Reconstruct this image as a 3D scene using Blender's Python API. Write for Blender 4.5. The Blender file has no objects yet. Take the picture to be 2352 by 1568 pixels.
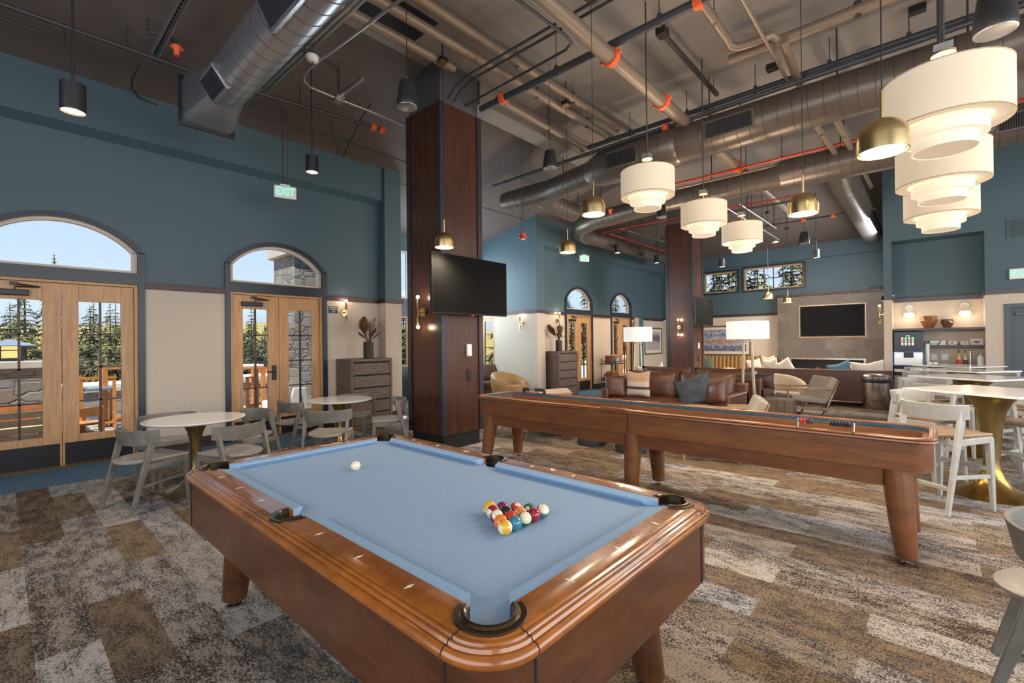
import bpy, math, random
from mathutils import Vector, Matrix
PI = math.pi
sc = bpy.context.scene
C = sc.collection
random.seed(7)

# ---------------------------------------------------------------- camera
f, yaw, pit, rol = 1070.24, math.radians(42.2557), math.radians(.17765), math.radians(-.58918)
d = Vector((math.cos(yaw)*math.cos(pit), math.sin(yaw)*math.cos(pit), math.sin(pit)))
r = Vector((math.sin(yaw), -math.cos(yaw), 0)); u = r.cross(d)
r2 = math.cos(rol)*r + math.sin(rol)*u; u2 = -math.sin(rol)*r + math.cos(rol)*u
cam = bpy.data.cameras.new('camera'); co = bpy.data.objects.new('camera', cam); C.objects.link(co)
cam.sensor_fit = 'HORIZONTAL'; cam.sensor_width = 36; cam.lens = f/2352*36; cam.clip_end = 500; cam.clip_start = .02
co.matrix_world = Matrix(((r2.x, u2.x, -d.x, 0), (r2.y, u2.y, -d.y, 0), (r2.z, u2.z, -d.z, 1.5), (0, 0, 0, 1)))
sc.camera = co

# ---------------------------------------------------------------- world, sun, exposure
W = bpy.data.worlds.new('sky'); sc.world = W; W.use_nodes = True
wn = W.node_tree; wn.nodes.clear()
wo = wn.nodes.new('ShaderNodeOutputWorld'); bg = wn.nodes.new('ShaderNodeBackground')
tc = wn.nodes.new('ShaderNodeTexCoord'); sx = wn.nodes.new('ShaderNodeSeparateXYZ'); cr = wn.nodes.new('ShaderNodeValToRGB')
wn.links.new(tc.outputs['Generated'], sx.inputs[0]); wn.links.new(sx.outputs['Z'], cr.inputs[0])
e = cr.color_ramp.elements
e[0].position = 0; e[0].color = (.50, .50, .52, 1)
e[1].position = .75; e[1].color = (.40, .60, .95, 1)
for p, c in ((.02, (.55, .57, .60, 1)), (.06, (.72, .86, 1.0, 1)), (.3, (.54, .73, .98, 1))):
    q = e.new(p); q.color = c
wn.links.new(cr.outputs[0], bg.inputs[0]); wn.links.new(bg.outputs[0], wo.inputs[0])
bg.inputs[1].default_value = .62
sl = bpy.data.lights.new('sun', 'SUN'); sl.energy = 5.0; sl.angle = .01; sl.color = (1, .93, .80)
so = bpy.data.objects.new('sun', sl); C.objects.link(so)
so.rotation_euler = Vector((-.62, -.42, 1.5)).to_track_quat('Z', 'Y').to_euler(); so.location = (-20, 12, 12)
sc.view_settings.view_transform = 'Standard'; sc.view_settings.look = 'None'
sc.view_settings.exposure = .75; sc.view_settings.gamma = 1.0; sc.view_settings.use_curve_mapping = False
LAMP = 1.4
def lamp(name, kind, loc, energy, color=(1, .80, .58), size=.05, aim=None, spot=2.4, blend=.6):
    l = bpy.data.lights.new(name, kind); l.energy = energy*LAMP; l.color = color
    if kind != 'AREA': l.shadow_soft_size = size
    else: l.size = size
    if kind == 'SPOT': l.spot_size = spot; l.spot_blend = blend
    o = bpy.data.objects.new(name, l); C.objects.link(o); o.location = loc
    if aim: o.rotation_euler = Vector(aim).to_track_quat('-Z', 'Y').to_euler()
    return o

# added area lights, out of view, to brighten the room evenly
def big(name, loc, aim, sx_, sy_, energy, color):
    l = bpy.data.lights.new(name, 'AREA'); l.shape = 'RECTANGLE'; l.size = sx_; l.size_y = sy_; l.energy = energy; l.color = color
    o = bpy.data.objects.new(name, l); C.objects.link(o); o.location = loc; o.rotation_euler = Vector(aim).to_track_quat('-Z', 'Y').to_euler()
big('added fill right', (5.0, -5.9, 2.6), (0, 1, .06), 15, 3.8, 400, (1, .96, .90))
big('added fill behind', (-3.85, 0, 2.6), (1, 0, .06), 9, 3.8, 210, (.93, .96, 1))
big('added fill alcove', (8.45, 10.40, 2.9), (0, -1, -.1), 1.8, 2.2, 75, (.74, .90, 1))  # unseen fill inside the alcove, lifts its end wall
big('added fill alcove side', (5.46, 9.4, 2.9), (1, 0, -.05), 1.2, 2.4, 45, (.74, .90, 1))  # second unseen alcove fill, from the side
big('added fill far', (14.5, .90, 3.4), (0, 1, -.22), 1.9, 1.9, 190, (.90, .95, 1))  # unseen fill on the hidden side wall, brightens the far left wall
big('added fill far low', (15.0, 1.0, 1.7), (-.2, 1, -.0), 2.4, 1.0, 50, (1, .93, .82))  # unseen low warm fill for the far lounge
# ---------------------------------------------------------------- materials
MATS = {}
def nodes(name):
    m = bpy.data.materials.new(name); m.use_nodes = True
    n = m.node_tree; b = n.nodes['Principled BSDF']
    return m, n, b
def ramp(n, fac, stops, mode='LINEAR'):
    cr = n.nodes.new('ShaderNodeValToRGB'); cr.color_ramp.interpolation = mode
    el = cr.color_ramp.elements
    el[0].position, el[0].color = stops[0][0], (*stops[0][1], 1)
    el[1].position, el[1].color = stops[-1][0], (*stops[-1][1], 1)
    for p, c in stops[1:-1]:
        q = el.new(p); q.color = (*c, 1)
    n.links.new(fac, cr.inputs[0]); return cr.outputs[0]
def coords(n, scale=(1, 1, 1), rot=(0, 0, 0), kind='Object'):
    t = n.nodes.new('ShaderNodeTexCoord'); mp = n.nodes.new('ShaderNodeMapping')
    mp.inputs['Scale'].default_value = scale; mp.inputs['Rotation'].default_value = rot
    n.links.new(t.outputs[kind], mp.inputs[0]); return mp.outputs[0]
def noise(n, vec, scale, detail=3, rough=.5, dist=0):
    t = n.nodes.new('ShaderNodeTexNoise'); t.inputs['Scale'].default_value = scale; t.inputs['Detail'].default_value = detail
    t.inputs['Roughness'].default_value = rough; t.inputs['Distortion'].default_value = dist
    n.links.new(vec, t.inputs['Vector']); return t.outputs['Fac']
def bump(n, b, h, dist, strength=1):
    bp = n.nodes.new('ShaderNodeBump'); bp.inputs['Distance'].default_value = dist; bp.inputs['Strength'].default_value = strength
    n.links.new(h, bp.inputs['Height']); n.links.new(bp.outputs[0], b.inputs['Normal'])
def math_(n, op, a, b_=None):
    m = n.nodes.new('ShaderNodeMath'); m.operation = op
    for i, v in enumerate((a, b_)):
        if v is None: continue
        if isinstance(v, (int, float)): m.inputs[i].default_value = v
        else: n.links.new(v, m.inputs[i])
    return m.outputs[0]
def plain(name, col, rough=.5, metal=0, var=0, vs=8, emit=0, bmp=0, spec=.5, coat=0, stretch=(1, 1, 1), ecol=None):
    if name in MATS: return MATS[name]
    m, n, b = nodes(name)
    b.inputs['Base Color'].default_value = (*col, 1); b.inputs['Roughness'].default_value = rough
    b.inputs['Metallic'].default_value = metal; b.inputs['Specular IOR Level'].default_value = spec
    b.inputs['Coat Weight'].default_value = coat; b.inputs['Coat Roughness'].default_value = .12
    if var or bmp:
        v = noise(n, coords(n, stretch), vs, 4)
        if var:
            n.links.new(ramp(n, v, [(.3, tuple(c*(1-var) for c in col)), (.7, tuple(min(1, c*(1+var)) for c in col))]), b.inputs['Base Color'])
        if bmp: bump(n, b, v, bmp)
    if emit:
        b.inputs['Emission Color'].default_value = (*(ecol or col), 1); b.inputs['Emission Strength'].default_value = emit
    MATS[name] = m; return m
def wood(name, dark, light, rough=.35, scale=(1, 1, 1), gs=6, coat=0, bmp=.0004):
    m, n, b = nodes(name)
    v = coords(n, scale)
    a = noise(n, v, gs, 5, .6, .4); g = noise(n, v, gs*6, 3, .6)
    k = math_(n, 'ADD', math_(n, 'MULTIPLY', a, .7), math_(n, 'MULTIPLY', g, .3))
    n.links.new(ramp(n, k, [(.32, dark), (.66, light)]), b.inputs['Base Color'])
    b.inputs['Roughness'].default_value = rough; b.inputs['Coat Weight'].default_value = coat; b.inputs['Coat Roughness'].default_value = .1
    bump(n, b, g, bmp); MATS[name] = m; return m
def glass(name='pane glass', tint=(.96, .98, 1)):
    m = bpy.data.materials.new(name); m.use_nodes = True; n = m.node_tree; n.nodes.clear()
    o = n.nodes.new('ShaderNodeOutputMaterial'); mx = n.nodes.new('ShaderNodeMixShader')
    t = n.nodes.new('ShaderNodeBsdfTransparent'); t.inputs[0].default_value = (*tint, 1)
    g = n.nodes.new('ShaderNodeBsdfGlossy'); g.inputs['Roughness'].default_value = .02
    fr = n.nodes.new('ShaderNodeFresnel'); fr.inputs[0].default_value = 1.12
    n.links.new(fr.outputs[0], mx.inputs[0]); n.links.new(t.outputs[0], mx.inputs[1]); n.links.new(g.outputs[0], mx.inputs[2])
    n.links.new(mx.outputs[0], o.inputs[0]); return m

GLASS = glass()
def carpet_mat():
    m, n, b = nodes('carpet planks')
    t = n.nodes.new('ShaderNodeTexCoord'); mp = n.nodes.new('ShaderNodeMapping')
    mp.inputs['Rotation'].default_value = (0, 0, PI/2); mp.inputs['Location'].default_value = (.28, .131, 0)
    n.links.new(t.outputs['Object'], mp.inputs[0])
    br = n.nodes.new('ShaderNodeTexBrick'); n.links.new(mp.outputs[0], br.inputs['Vector'])
    br.offset = .5; br.inputs['Scale'].default_value = 1; br.inputs['Mortar Size'].default_value = 0
    br.inputs['Brick Width'].default_value = .97; br.inputs['Row Height'].default_value = .238; br.inputs['Bias'].default_value = 0
    br.inputs['Color1'].default_value = (0, 0, 0, 1); br.inputs['Color2'].default_value = (1, 1, 1, 1)
    rnd = n.nodes.new('ShaderNodeSeparateColor'); n.links.new(br.outputs['Color'], rnd.inputs[0]); R = rnd.outputs[0]
    light = ramp(n, R, [(0, (.37, .335, .31)), (.14, (.235, .175, .120)), (.28, (.32, .275, .24)), (.42, (.205, .148, .100)), (.56, (.38, .37, .38)), (.64, (.28, .225, .172)), (.78, (.225, .165, .115)), (.88, (.42, .385, .355))], 'CONSTANT')
    dark = ramp(n, R, [(0, (.060, .048, .046)), (.2, (.040, .028, .022)), (.45, (.055, .038, .028)), (.56, (.050, .047, .052)), (.75, (.040, .028, .022)), (.9, (.065, .056, .052))], 'CONSTANT')
    bias = ramp(n, math_(n, 'FRACT', math_(n, 'MULTIPLY', R, 7.31)), [(0, (0, 0, 0)), (1, (.13, .13, .13))])
    v2 = coords(n, (2.6, 1, 1)); big_ = noise(n, v2, 4.2, 7, .72); v3 = coords(n, (1, 1, 1)); fine = noise(n, v3, 85, 2, .9)
    mid = noise(n, coords(n, (3, 1, 1)), 24, 3, .6)
    k = math_(n, 'ADD', math_(n, 'ADD', math_(n, 'MULTIPLY', big_, 1.0), math_(n, 'MULTIPLY', fine, 1.25)), math_(n, 'ADD', bias, math_(n, 'MULTIPLY', mid, .5)))
    fac = ramp(n, math_(n, 'SUBTRACT', k, .93), [(.37, (0, 0, 0)), (.59, (1, 1, 1))])
    mx = n.nodes.new('ShaderNodeMix'); mx.data_type = 'RGBA'
    n.links.new(fac, mx.inputs['Factor']); n.links.new(dark, mx.inputs['A']); n.links.new(light, mx.inputs['B'])
    n.links.new(mx.outputs['Result'], b.inputs['Base Color'])
    b.inputs['Roughness'].default_value = .95; b.inputs['Specular IOR Level'].default_value = .1
    bump(n, b, fine, .006, .6)
    return m
def stone_mat(name, cols, scale=3.2, bmp=.05, mort=(.16, .15, .14)):
    m, n, b = nodes(name)
    v = coords(n, (1, 1, 1.5))
    vo = n.nodes.new('ShaderNodeTexVoronoi'); vo.inputs['Scale'].default_value = scale; vo.distance = 'CHEBYCHEV'; n.links.new(v, vo.inputs['Vector'])
    v2 = n.nodes.new('ShaderNodeTexVoronoi'); v2.inputs['Scale'].default_value = scale; v2.distance = 'CHEBYCHEV'; v2.feature = 'F2'; n.links.new(v, v2.inputs['Vector'])
    gap = math_(n, 'SUBTRACT', v2.outputs['Distance'], vo.outputs['Distance'])
    sp = n.nodes.new('ShaderNodeSeparateColor'); n.links.new(vo.outputs['Color'], sp.inputs[0])
    base = ramp(n, sp.outputs[0], [(i/(len(cols)-1), c) for i, c in enumerate(cols)])
    nz = noise(n, v, 14, 5); mul = n.nodes.new('ShaderNodeMix'); mul.data_type = 'RGBA'; mul.blend_type = 'MULTIPLY'; mul.inputs['Factor'].default_value = .6
    n.links.new(base, mul.inputs['A']); n.links.new(ramp(n, nz, [(.3, (.55, .55, .55)), (.7, (1, 1, 1))]), mul.inputs['B'])
    mx = n.nodes.new('ShaderNodeMix'); mx.data_type = 'RGBA'
    n.links.new(ramp(n, gap, [(.02, (0, 0, 0)), (.07, (1, 1, 1))]), mx.inputs['Factor']); mx.inputs['A'].default_value = (*mort, 1)
    n.links.new(mul.outputs['Result'], mx.inputs['B']); n.links.new(mx.outputs['Result'], b.inputs['Base Color'])
    b.inputs['Roughness'].default_value = .9
    bump(n, b, math_(n, 'MINIMUM', gap, .15), bmp); return m
def tile_mat(name, bw, rh, cols, mort, ms=.004, rot='xy', rough=.5, bmp=0, vein=None):
    m, n, b = nodes(name)
    br = n.nodes.new('ShaderNodeTexBrick'); v = coords(n)
    if rot == 'yz':
        s_ = n.nodes.new('ShaderNodeSeparateXYZ'); k_ = n.nodes.new('ShaderNodeCombineXYZ'); n.links.new(v, s_.inputs[0])
        n.links.new(s_.outputs[1], k_.inputs[0]); n.links.new(s_.outputs[2], k_.inputs[1]); n.links.new(s_.outputs[0], k_.inputs[2]); v = k_.outputs[0]
    n.links.new(v, br.inputs['Vector'])
    br.offset = .5; br.inputs['Scale'].default_value = 1; br.inputs['Mortar Size'].default_value = ms; br.inputs['Brick Width'].default_value = bw
    br.inputs['Row Height'].default_value = rh; br.inputs['Color1'].default_value = (0, 0, 0, 1); br.inputs['Color2'].default_value = (1, 1, 1, 1); br.inputs['Mortar'].default_value = (.5, .5, .5, 1)
    s = n.nodes.new('ShaderNodeSeparateColor'); n.links.new(br.outputs['Color'], s.inputs[0])
    base = ramp(n, s.outputs[0], [(i/(len(cols)-1), c) for i, c in enumerate(cols)])
    nz = noise(n, v, 6, 6, .65, 1.0)
    mul = n.nodes.new('ShaderNodeMix'); mul.data_type = 'RGBA'; mul.blend_type = 'MULTIPLY'; mul.inputs['Factor'].default_value = 1
    n.links.new(base, mul.inputs['A'])
    n.links.new(ramp(n, nz, [(.25, (.8, .8, .8)), (.6, (1, 1, 1)), (.70, (1.0, 1.0, 1.0)), (.74, vein or (1, 1, 1)), (.76, (1, 1, 1))]), mul.inputs['B'])
    mx = n.nodes.new('ShaderNodeMix'); mx.data_type = 'RGBA'; n.links.new(br.outputs['Fac'], mx.inputs['Factor'])
    n.links.new(mul.outputs['Result'], mx.inputs['A']); mx.inputs['B'].default_value = (*mort, 1); n.links.new(mx.outputs['Result'], b.inputs['Base Color'])
    b.inputs['Roughness'].default_value = rough
    return m

M = dict(
 carpet=carpet_mat(),
 bluecarpet=plain('blue entry carpet', (.085, .15, .23), .95, var=.35, vs=60, bmp=.003, spec=.1),
 teal=plain('teal wall paint', (.060, .105, .130), .5, var=.05, vs=60, bmp=.0004),
 cream=plain('cream wallcovering', (.58, .49, .40), .8, var=.05, vs=90, bmp=.0004, stretch=(1, 1, .15)),
 brownceil=plain('taupe ceiling paint', (.120, .096, .088), .75, var=.06, vs=2),
 concrete=plain('grey concrete ceiling', (.24, .215, .20), .75, var=.16, vs=1.2),
 plum=wood('plum wood trim', (.030, .012, .014), (.075, .030, .030), .4, (1, 1, 6), 4),
 navy=plain('navy door frame paint', (.018, .029, .046), .35),
 fir=wood('clear fir door wood', (.40, .20, .085), (.62, .36, .17), .42, (6, 6, .5), 5),
 muntin=plain('dark bronze muntin', (.06, .025, .015), .4),
 whitewood=plain('pale window frame', (.62, .52, .44), .5),
 black=plain('black metal', (.014, .014, .017), .4),
 kick=plain('dark kick plate', (.020, .020, .026), .35, metal=.3),
 colwood=wood('dark walnut column panel', (.036, .013, .009), (.085, .032, .019), .30, (5, 5, .35), 4),
 coltrim=plain('charcoal corner trim', (.030, .028, .036), .32),
 greypaint=plain('dark grey paint', (.075, .072, .080), .6),
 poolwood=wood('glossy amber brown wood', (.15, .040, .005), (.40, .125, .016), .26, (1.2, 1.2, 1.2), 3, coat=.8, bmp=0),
 poolside=wood('satin brown wood apron', (.052, .017, .007), (.118, .040, .015), .33, (1, 1, 3), 3, coat=.25),  # base darkened to put the apron's shade into the wood colour
 felt=plain('blue grey billiard cloth', (.31, .44, .61), .95, var=.03, vs=30, spec=.1),
 feltshade=plain('billiard cloth tinted for cushion shade', (.285, .425, .61), .95, var=.03, vs=30, spec=.1),  # same cloth as the bed, made bluer to take in cushion shade
 ivory=plain('ivory inlay', (.80, .72, .60), .4),
 pocket=plain('black pocket leather', (.012, .016, .020), .45),
 pockettrim=plain('dark bronze pocket trim', (.13, .09, .055), .22, metal=.9),
 chrome=plain('chrome', (.75, .75, .77), .15, metal=1),
 steel=plain('brushed steel', (.62, .58, .55), .22, metal=1, stretch=(1, 1, .1)),
 shufwood=wood('satin walnut shuffleboard wood', (.115, .042, .016), (.230, .088, .034), .32, (3, .6, 3), 3, coat=.25),
 shuffelt=plain('dark slate felt', (.055, .10, .14), .95, var=.5, vs=120, bmp=.002, spec=.1),
 board=wood('maple playfield', (.55, .38, .20), (.72, .54, .33), .15, (4, .4, 1), 4, coat=.6),
 quartz=plain('white table top', (.80, .78, .76), .12, var=.01),
 brass=plain('antique brass pedestal', (.36, .27, .12), .33, metal=1, var=.12, vs=5),
 bronze=plain('polished bronze foot', (.42, .26, .075), .26, metal=1),
 gold=plain('brushed brass shade', (.66, .48, .23), .28, metal=1, var=.10, vs=25, stretch=(1, 1, .03)),
 chairwood=wood('grey washed chair wood', (.115, .105, .092), (.205, .190, .168), .5, (1.5, 1.5, 1.5), 6),
 seatwood=wood('pale seat wood', (.24, .215, .19), (.34, .31, .28), .36, (.6, 3, 3), 4),
 stoolwood=wood('whitewashed stool wood', (.36, .355, .335), (.49, .485, .46), .5, (1.5, 1.5, 1.5), 6),
 stoolseat=wood('tan stool seat wood', (.24, .16, .095), (.36, .255, .165), .38, (.6, 3, 3), 4),
 chestwood=wood('weathered oak', (.085, .056, .042), (.19, .130, .098), .55, (1, 1, 7), 5),
 gap=plain('shadow gap black', (.01, .009, .009), .8),
 vase=plain('ribbed umber vase', (.040, .026, .022), .6),
 pampas=plain('russet pampas plume', (.36, .17, .075), .95, var=.4, vs=40),
 pampaslight=plain('cream pampas plume', (.58, .44, .31), .95, var=.3, vs=40),
 pampasdark=plain('dark dried stems', (.12, .075, .055), .95, var=.4, vs=40),
 screen=plain('black screen', (.012, .012, .012), .9, spec=.03),
 plastic=plain('white plastic', (.78, .77, .75), .4),
 duct=plain('painted spiral duct', (.150, .125, .108), .36, metal=.55, var=.05, vs=2),
 ductsilver=plain('bare silver duct', (.42, .42, .45), .33, metal=.85, var=.06, vs=2),
 ductseam=plain('duct seam', (.055, .046, .042), .5),
 grille=plain('dark grille', (.045, .045, .052), .5, metal=.3),
 pipe=plain('taupe painted pipe', (.22, .165, .125), .42, metal=.2),
 pipedark=plain('dark painted pipe', (.062, .064, .075), .42, metal=.3),
 conduit=plain('galvanised conduit', (.40, .39, .39), .36, metal=.8),
 conduitdark=plain('dark conduit', (.060, .053, .052), .5, metal=.3),
 redpipe=plain('red pipe', (.42, .035, .02), .4),
 coupling=plain('orange pipe coupling', (.75, .115, .03), .45),
 shade=plain('cream linen shade', (.70, .60, .46), .85, emit=.16, ecol=(1, .80, .56)),
 shadein=plain('glowing inner shade', (.72, .63, .50), .8, emit=.30, ecol=(1, .86, .64)),
 diffuser=plain('cream diffuser', (.85, .74, .58), .7, emit=.16, ecol=(1, .82, .60)),
 lampshade=plain('white linen lampshade', (.85, .83, .80), .85, emit=.22, ecol=(1, .90, .78)),
 bulb=plain('lit bulb', (1, .85, .6), .4, emit=9, ecol=(1, .72, .40)),
 globe=plain('lit opal globe', (1, .95, .85), .4, emit=1.5, ecol=(1, .88, .66)),
 red=plain('red plastic', (.62, .03, .02), .4),
 exitgreen=plain('lit green exit letters', (.05, .6, .25), .5, emit=1.1, ecol=(.10, .85, .38)),
 leather=plain('brown leather', (.110, .047, .030), .36, var=.22, vs=4, bmp=.004),
 leatherdark=plain('dark brown leather', (.088, .042, .030), .40, var=.2, vs=4, bmp=.003),
 tan=plain('caramel leather', (.40, .215, .075), .5, var=.1, vs=5),
 creamleather=plain('cream leather', (.62, .46, .31), .5, var=.05, vs=5),
 banq=plain('tan channelled leather', (.33, .17, .05), .45, var=.15, vs=5),
 pilbeige=plain('beige woven cushion', (.58, .43, .29), .95, var=.15, vs=60, bmp=.002),
 pilcream=plain('cream cushion', (.70, .62, .53), .95, var=.06, vs=20),
 pilblue=plain('steel blue cushion', (.10, .21, .29), .95, var=.1, vs=20),
 pilgrey=plain('slate velvet cushion', (.052, .066, .080), .9, var=.3, vs=8),
 pilgreen=plain('sage cushion', (.12, .15, .12), .95),
 charcoal=plain('charcoal upholstery', (.060, .064, .070), .8, var=.2, vs=8),
 oak=wood('oiled oak armchair frame', (.26, .15, .07), (.42, .27, .14), .4, (2, 2, 2), 5),
 greyleather=plain('taupe leather', (.33, .27, .22), .45, var=.1, vs=6),
 cubewood=wood('grey brown cube wood', (.10, .066, .046), (.185, .132, .095), .5, (1, 1, .3), 7),
 hammered=plain('hammered brass', (.55, .46, .30), .35, metal=.8, var=.45, vs=90, bmp=.003),
 fire=plain('flames', (1, .45, .1), .5, emit=5, ecol=(1, .42, .10)),
 log=plain('charred log', (.12, .075, .05), .8, var=.3, vs=8),
 fptile=tile_mat('grey brown stone tile', .33, .30, [(.105, .086, .070), (.145, .119, .097), (.122, .100, .081), (.170, .141, .115)], (.10, .085, .072), .004, 'yz', .5, vein=(1.7, 1.6, 1.5)),
 paver=tile_mat('flagstone pavers', .6, .42, [(.34, .31, .28), (.44, .41, .36), (.38, .36, .34)], (.16, .20, .10), .012),
 stone=stone_mat('stacked fieldstone', [(.20, .19, .18), (.33, .30, .26), (.26, .27, .29), (.36, .33, .30), (.28, .22, .17)]),
 capstone=plain('limestone cap', (.50, .46, .40), .85, var=.1, vs=5),
 snow=plain('snow', (.85, .88, .92), .8),
 teak=wood('orange teak', (.40, .135, .03), (.62, .26, .075), .5, (2, 2, 2), 5),
 cedar=wood('pale cedar slats', (.48, .32, .17), (.66, .48, .29), .6, (2, 2, 2), 5),
 amber=plain('amber lantern glass', (.95, .62, .22), .4, emit=.6, ecol=(1, .62, .18)),
 slate=plain('blue grey metal roof', (.16, .21, .27), .5),
 rail=plain('railing metal', (.07, .08, .08), .5),
 bark=plain('bark', (.10, .07, .05), .9, var=.3, vs=10),
 curtainblue=plain('teal blue curtain', (.06, .16, .22), .9),
 curtainbeige=plain('beige curtain', (.55, .43, .32), .9),
 counter=plain('stone counter', (.66, .58, .48), .3),
 shelf=plain('plum grey shelf', (.10, .085, .10), .45),
 greydoor=plain('slate grey door paint', (.085, .105, .125), .45),
 machblack=plain('black machine face', (.010, .011, .014), .2),
 machblue=plain('lit blue edge', (.03, .06, .25), .4, emit=.22, ecol=(.08, .2, .9)),
 whiteglow=plain('lit white icons', (.9, .95, 1), .5, emit=.5),
 gravel=plain('forest floor', (.20, .18, .12), .95, var=.4, vs=.5),
 label=plain('dark sign plate', (.025, .022, .024), .4),
 liner=plain('black bin liner', (.02, .03, .04), .3),
 paper=plain('white paper', (.82, .80, .77), .7),
)
GREENS = [plain('conifer green %d' % i, c, .9, var=.45, vs=3) for i, c in enumerate([(.060, .085, .030), (.16, .15, .045), (.10, .12, .045), (.27, .22, .075), (.22, .13, .05)])]

# ---------------------------------------------------------------- mesh builder
def V(*a): return Vector(a)
class MB:
    def __init__(s): s.v = []; s.f = []; s.mi = []; s.cur = 0
    def add(s, vs, fs):
        o = len(s.v); s.v += [tuple(q) for q in vs]
        for q in fs: s.f.append([i+o for i in q]); s.mi.append(s.cur)
        return s
    def box(s, x0, y0, z0, x1, y1, z1, R=None):
        vs = [V(x, y, z) for z in (z0, z1) for y in (y0, y1) for x in (x0, x1)]
        if R: vs = [R @ q for q in vs]
        return s.add(vs, [(0, 2, 3, 1), (4, 5, 7, 6), (0, 1, 5, 4), (2, 6, 7, 3), (0, 4, 6, 2), (1, 3, 7, 5)])
    def bar(s, p0, p1, w0, h0, w1=None, h1=None, up=(0, 0, 1)):
        p0, p1 = Vector(p0), Vector(p1); t = (p1-p0).normalized(); up = Vector(up)
        a = t.cross(up)
        if a.length < 1e-4: a = t.cross(V(1, 0, 0))
        a.normalize(); b = a.cross(t); w1 = w1 or w0; h1 = h1 or h0
        vs = [p + a*i*w/2 + b*j*h/2 for p, w, h in ((p0, w0, h0), (p1, w1, h1)) for i, j in ((-1, -1), (1, -1), (1, 1), (-1, 1))]
        return s.add(vs, [(3, 2, 1, 0), (4, 5, 6, 7), (0, 1, 5, 4), (1, 2, 6, 5), (2, 3, 7, 6), (3, 0, 4, 7)])
    def loops(s, L, closed=True, cap0=False, cap1=False, ring=False):
        n = len(L[0]); vs = [q for l in L for q in l]; fs = []; m = len(L)
        for k in range(m if ring else m-1):
            k2 = (k+1) % m
            for i in range(n if closed else n-1):
                j = (i+1) % n; fs.append((k*n+i, k*n+j, k2*n+j, k2*n+i))
        if cap0: fs.append(tuple(range(n))[::-1])
        if cap1: fs.append(tuple((m-1)*n+i for i in range(n)))
        return s.add(vs, fs)
    def tube(s, pts, rad, n=10, cap=True):
        pts = [Vector(p) for p in pts]; L = []; a = None
        for i, p in enumerate(pts):
            t = (pts[min(i+1, len(pts)-1)] - pts[max(i-1, 0)]).normalized()
            if a is None:
                a = t.cross(V(0, 0, 1)) if abs(t.z) < .95 else t.cross(V(1, 0, 0))
            a = (a - t*a.dot(t)).normalized(); b = t.cross(a)
            q = rad[i] if isinstance(rad, (list, tuple)) else rad
            L.append([p + (a*math.cos(2*PI*k/n) + b*math.sin(2*PI*k/n))*q for k in range(n)])
        return s.loops(L, True, cap, cap)
    def lathe(s, prof, n=32, c=(0, 0, 0), cap0=False, cap1=False, R=None):
        c = Vector(c); L = [[V(q*math.cos(2*PI*k/n), q*math.sin(2*PI*k/n), z) for k in range(n)] for q, z in prof]
        L = [[(R @ p if R else p)+c for p in l] for l in L]
        return s.loops(L, True, cap0, cap1)
    def prism(s, poly, z0, z1, T=None):
        n = len(poly); T = T or (lambda x, y, z: V(x, y, z))
        return s.add([T(x, y, z0) for x, y in poly] + [T(x, y, z1) for x, y in poly],
                     [tuple(range(n))[::-1], tuple(range(n, 2*n))] + [(i, (i+1) % n, n+(i+1) % n, n+i) for i in range(n)])
    def ball(s, c, rx, ry=None, rz=None, n=16, m=10):
        ry = ry or rx; rz = rz or rx; c = Vector(c)
        L = [[c+V(rx*math.sin(PI*j/m)*math.cos(2*PI*k/n), ry*math.sin(PI*j/m)*math.sin(2*PI*k/n), -rz*math.cos(PI*j/m)) for k in range(n)] for j in range(1, m)]
        s.loops(L); o = len(s.v)
        base = o-len(L)*n
        s.v += [tuple(c-V(0, 0, rz)), tuple(c+V(0, 0, rz))]
        for k in range(n):
            s.f.append([base+(k+1) % n, base+k, o]); s.mi.append(s.cur)
            s.f.append([o-n+k, o-n+(k+1) % n, o+1]); s.mi.append(s.cur)
        return s
    def pillow(s, w, h, t, T=Matrix(), n=12, pinch=.10, chop=0):
        L = []
        def edge(a, b):
            x = a*(1-pinch*(1-b*b)*1.0); return x
        for side in (1, -1):
            G = []
            for j in range(n+1):
                b = -1+2*j/n
                row = []
                for i in range(n+1):
                    a = -1+2*i/n
                    th = ((1-a*a)*(1-b*b))**.42*t/2*side
                    y = b*(1-pinch*(1-a*a)) - (chop*(1-abs(a))**1.5 if b > .0 else 0)*b
                    row.append(T @ V(edge(a, b)*w/2, th, y*h/2))
                G.append(row)
            o = len(s.v); s.v += [tuple(q) for q0 in G for q in q0]
            for j in range(n):
                for i in range(n):
                    q = [o+j*(n+1)+i, o+j*(n+1)+i+1, o+(j+1)*(n+1)+i+1, o+(j+1)*(n+1)+i]
                    s.f.append(q if side < 0 else q[::-1]); s.mi.append(0)
        return s
    def mesh(s, name, mats, ang=.6, smooth=True):
        me = bpy.data.meshes.new(name); me.from_pydata(s.v, [], s.f)
        for m in (mats if isinstance(mats, (list, tuple)) else [mats]): me.materials.append(m)
        for p, i in zip(me.polygons, s.mi): p.material_index = i
        if smooth:
            me.shade_smooth(); me.set_sharp_from_angle(angle=ang)
        me.update(); return me
    def build(s, name, mats, parent=None, bevel=0, ang=.6, loc=None, rz=0, seg=2, merge=False):
        o = bpy.data.objects.new(name, s.mesh(name, mats, ang)); C.objects.link(o)
        if merge:
            import bmesh
            b = bmesh.new(); b.from_mesh(o.data); bmesh.ops.remove_doubles(b, verts=b.verts, dist=1e-5); b.to_mesh(o.data); b.free()
        if parent: o.parent = parent
        if loc: o.location = loc
        if rz: o.rotation_euler = (0, 0, rz)
        if bevel:
            q = o.modifiers.new('bevel', 'BEVEL'); q.width = bevel; q.segments = seg; q.limit_method = 'ANGLE'; q.angle_limit = .7
        return o
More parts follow.
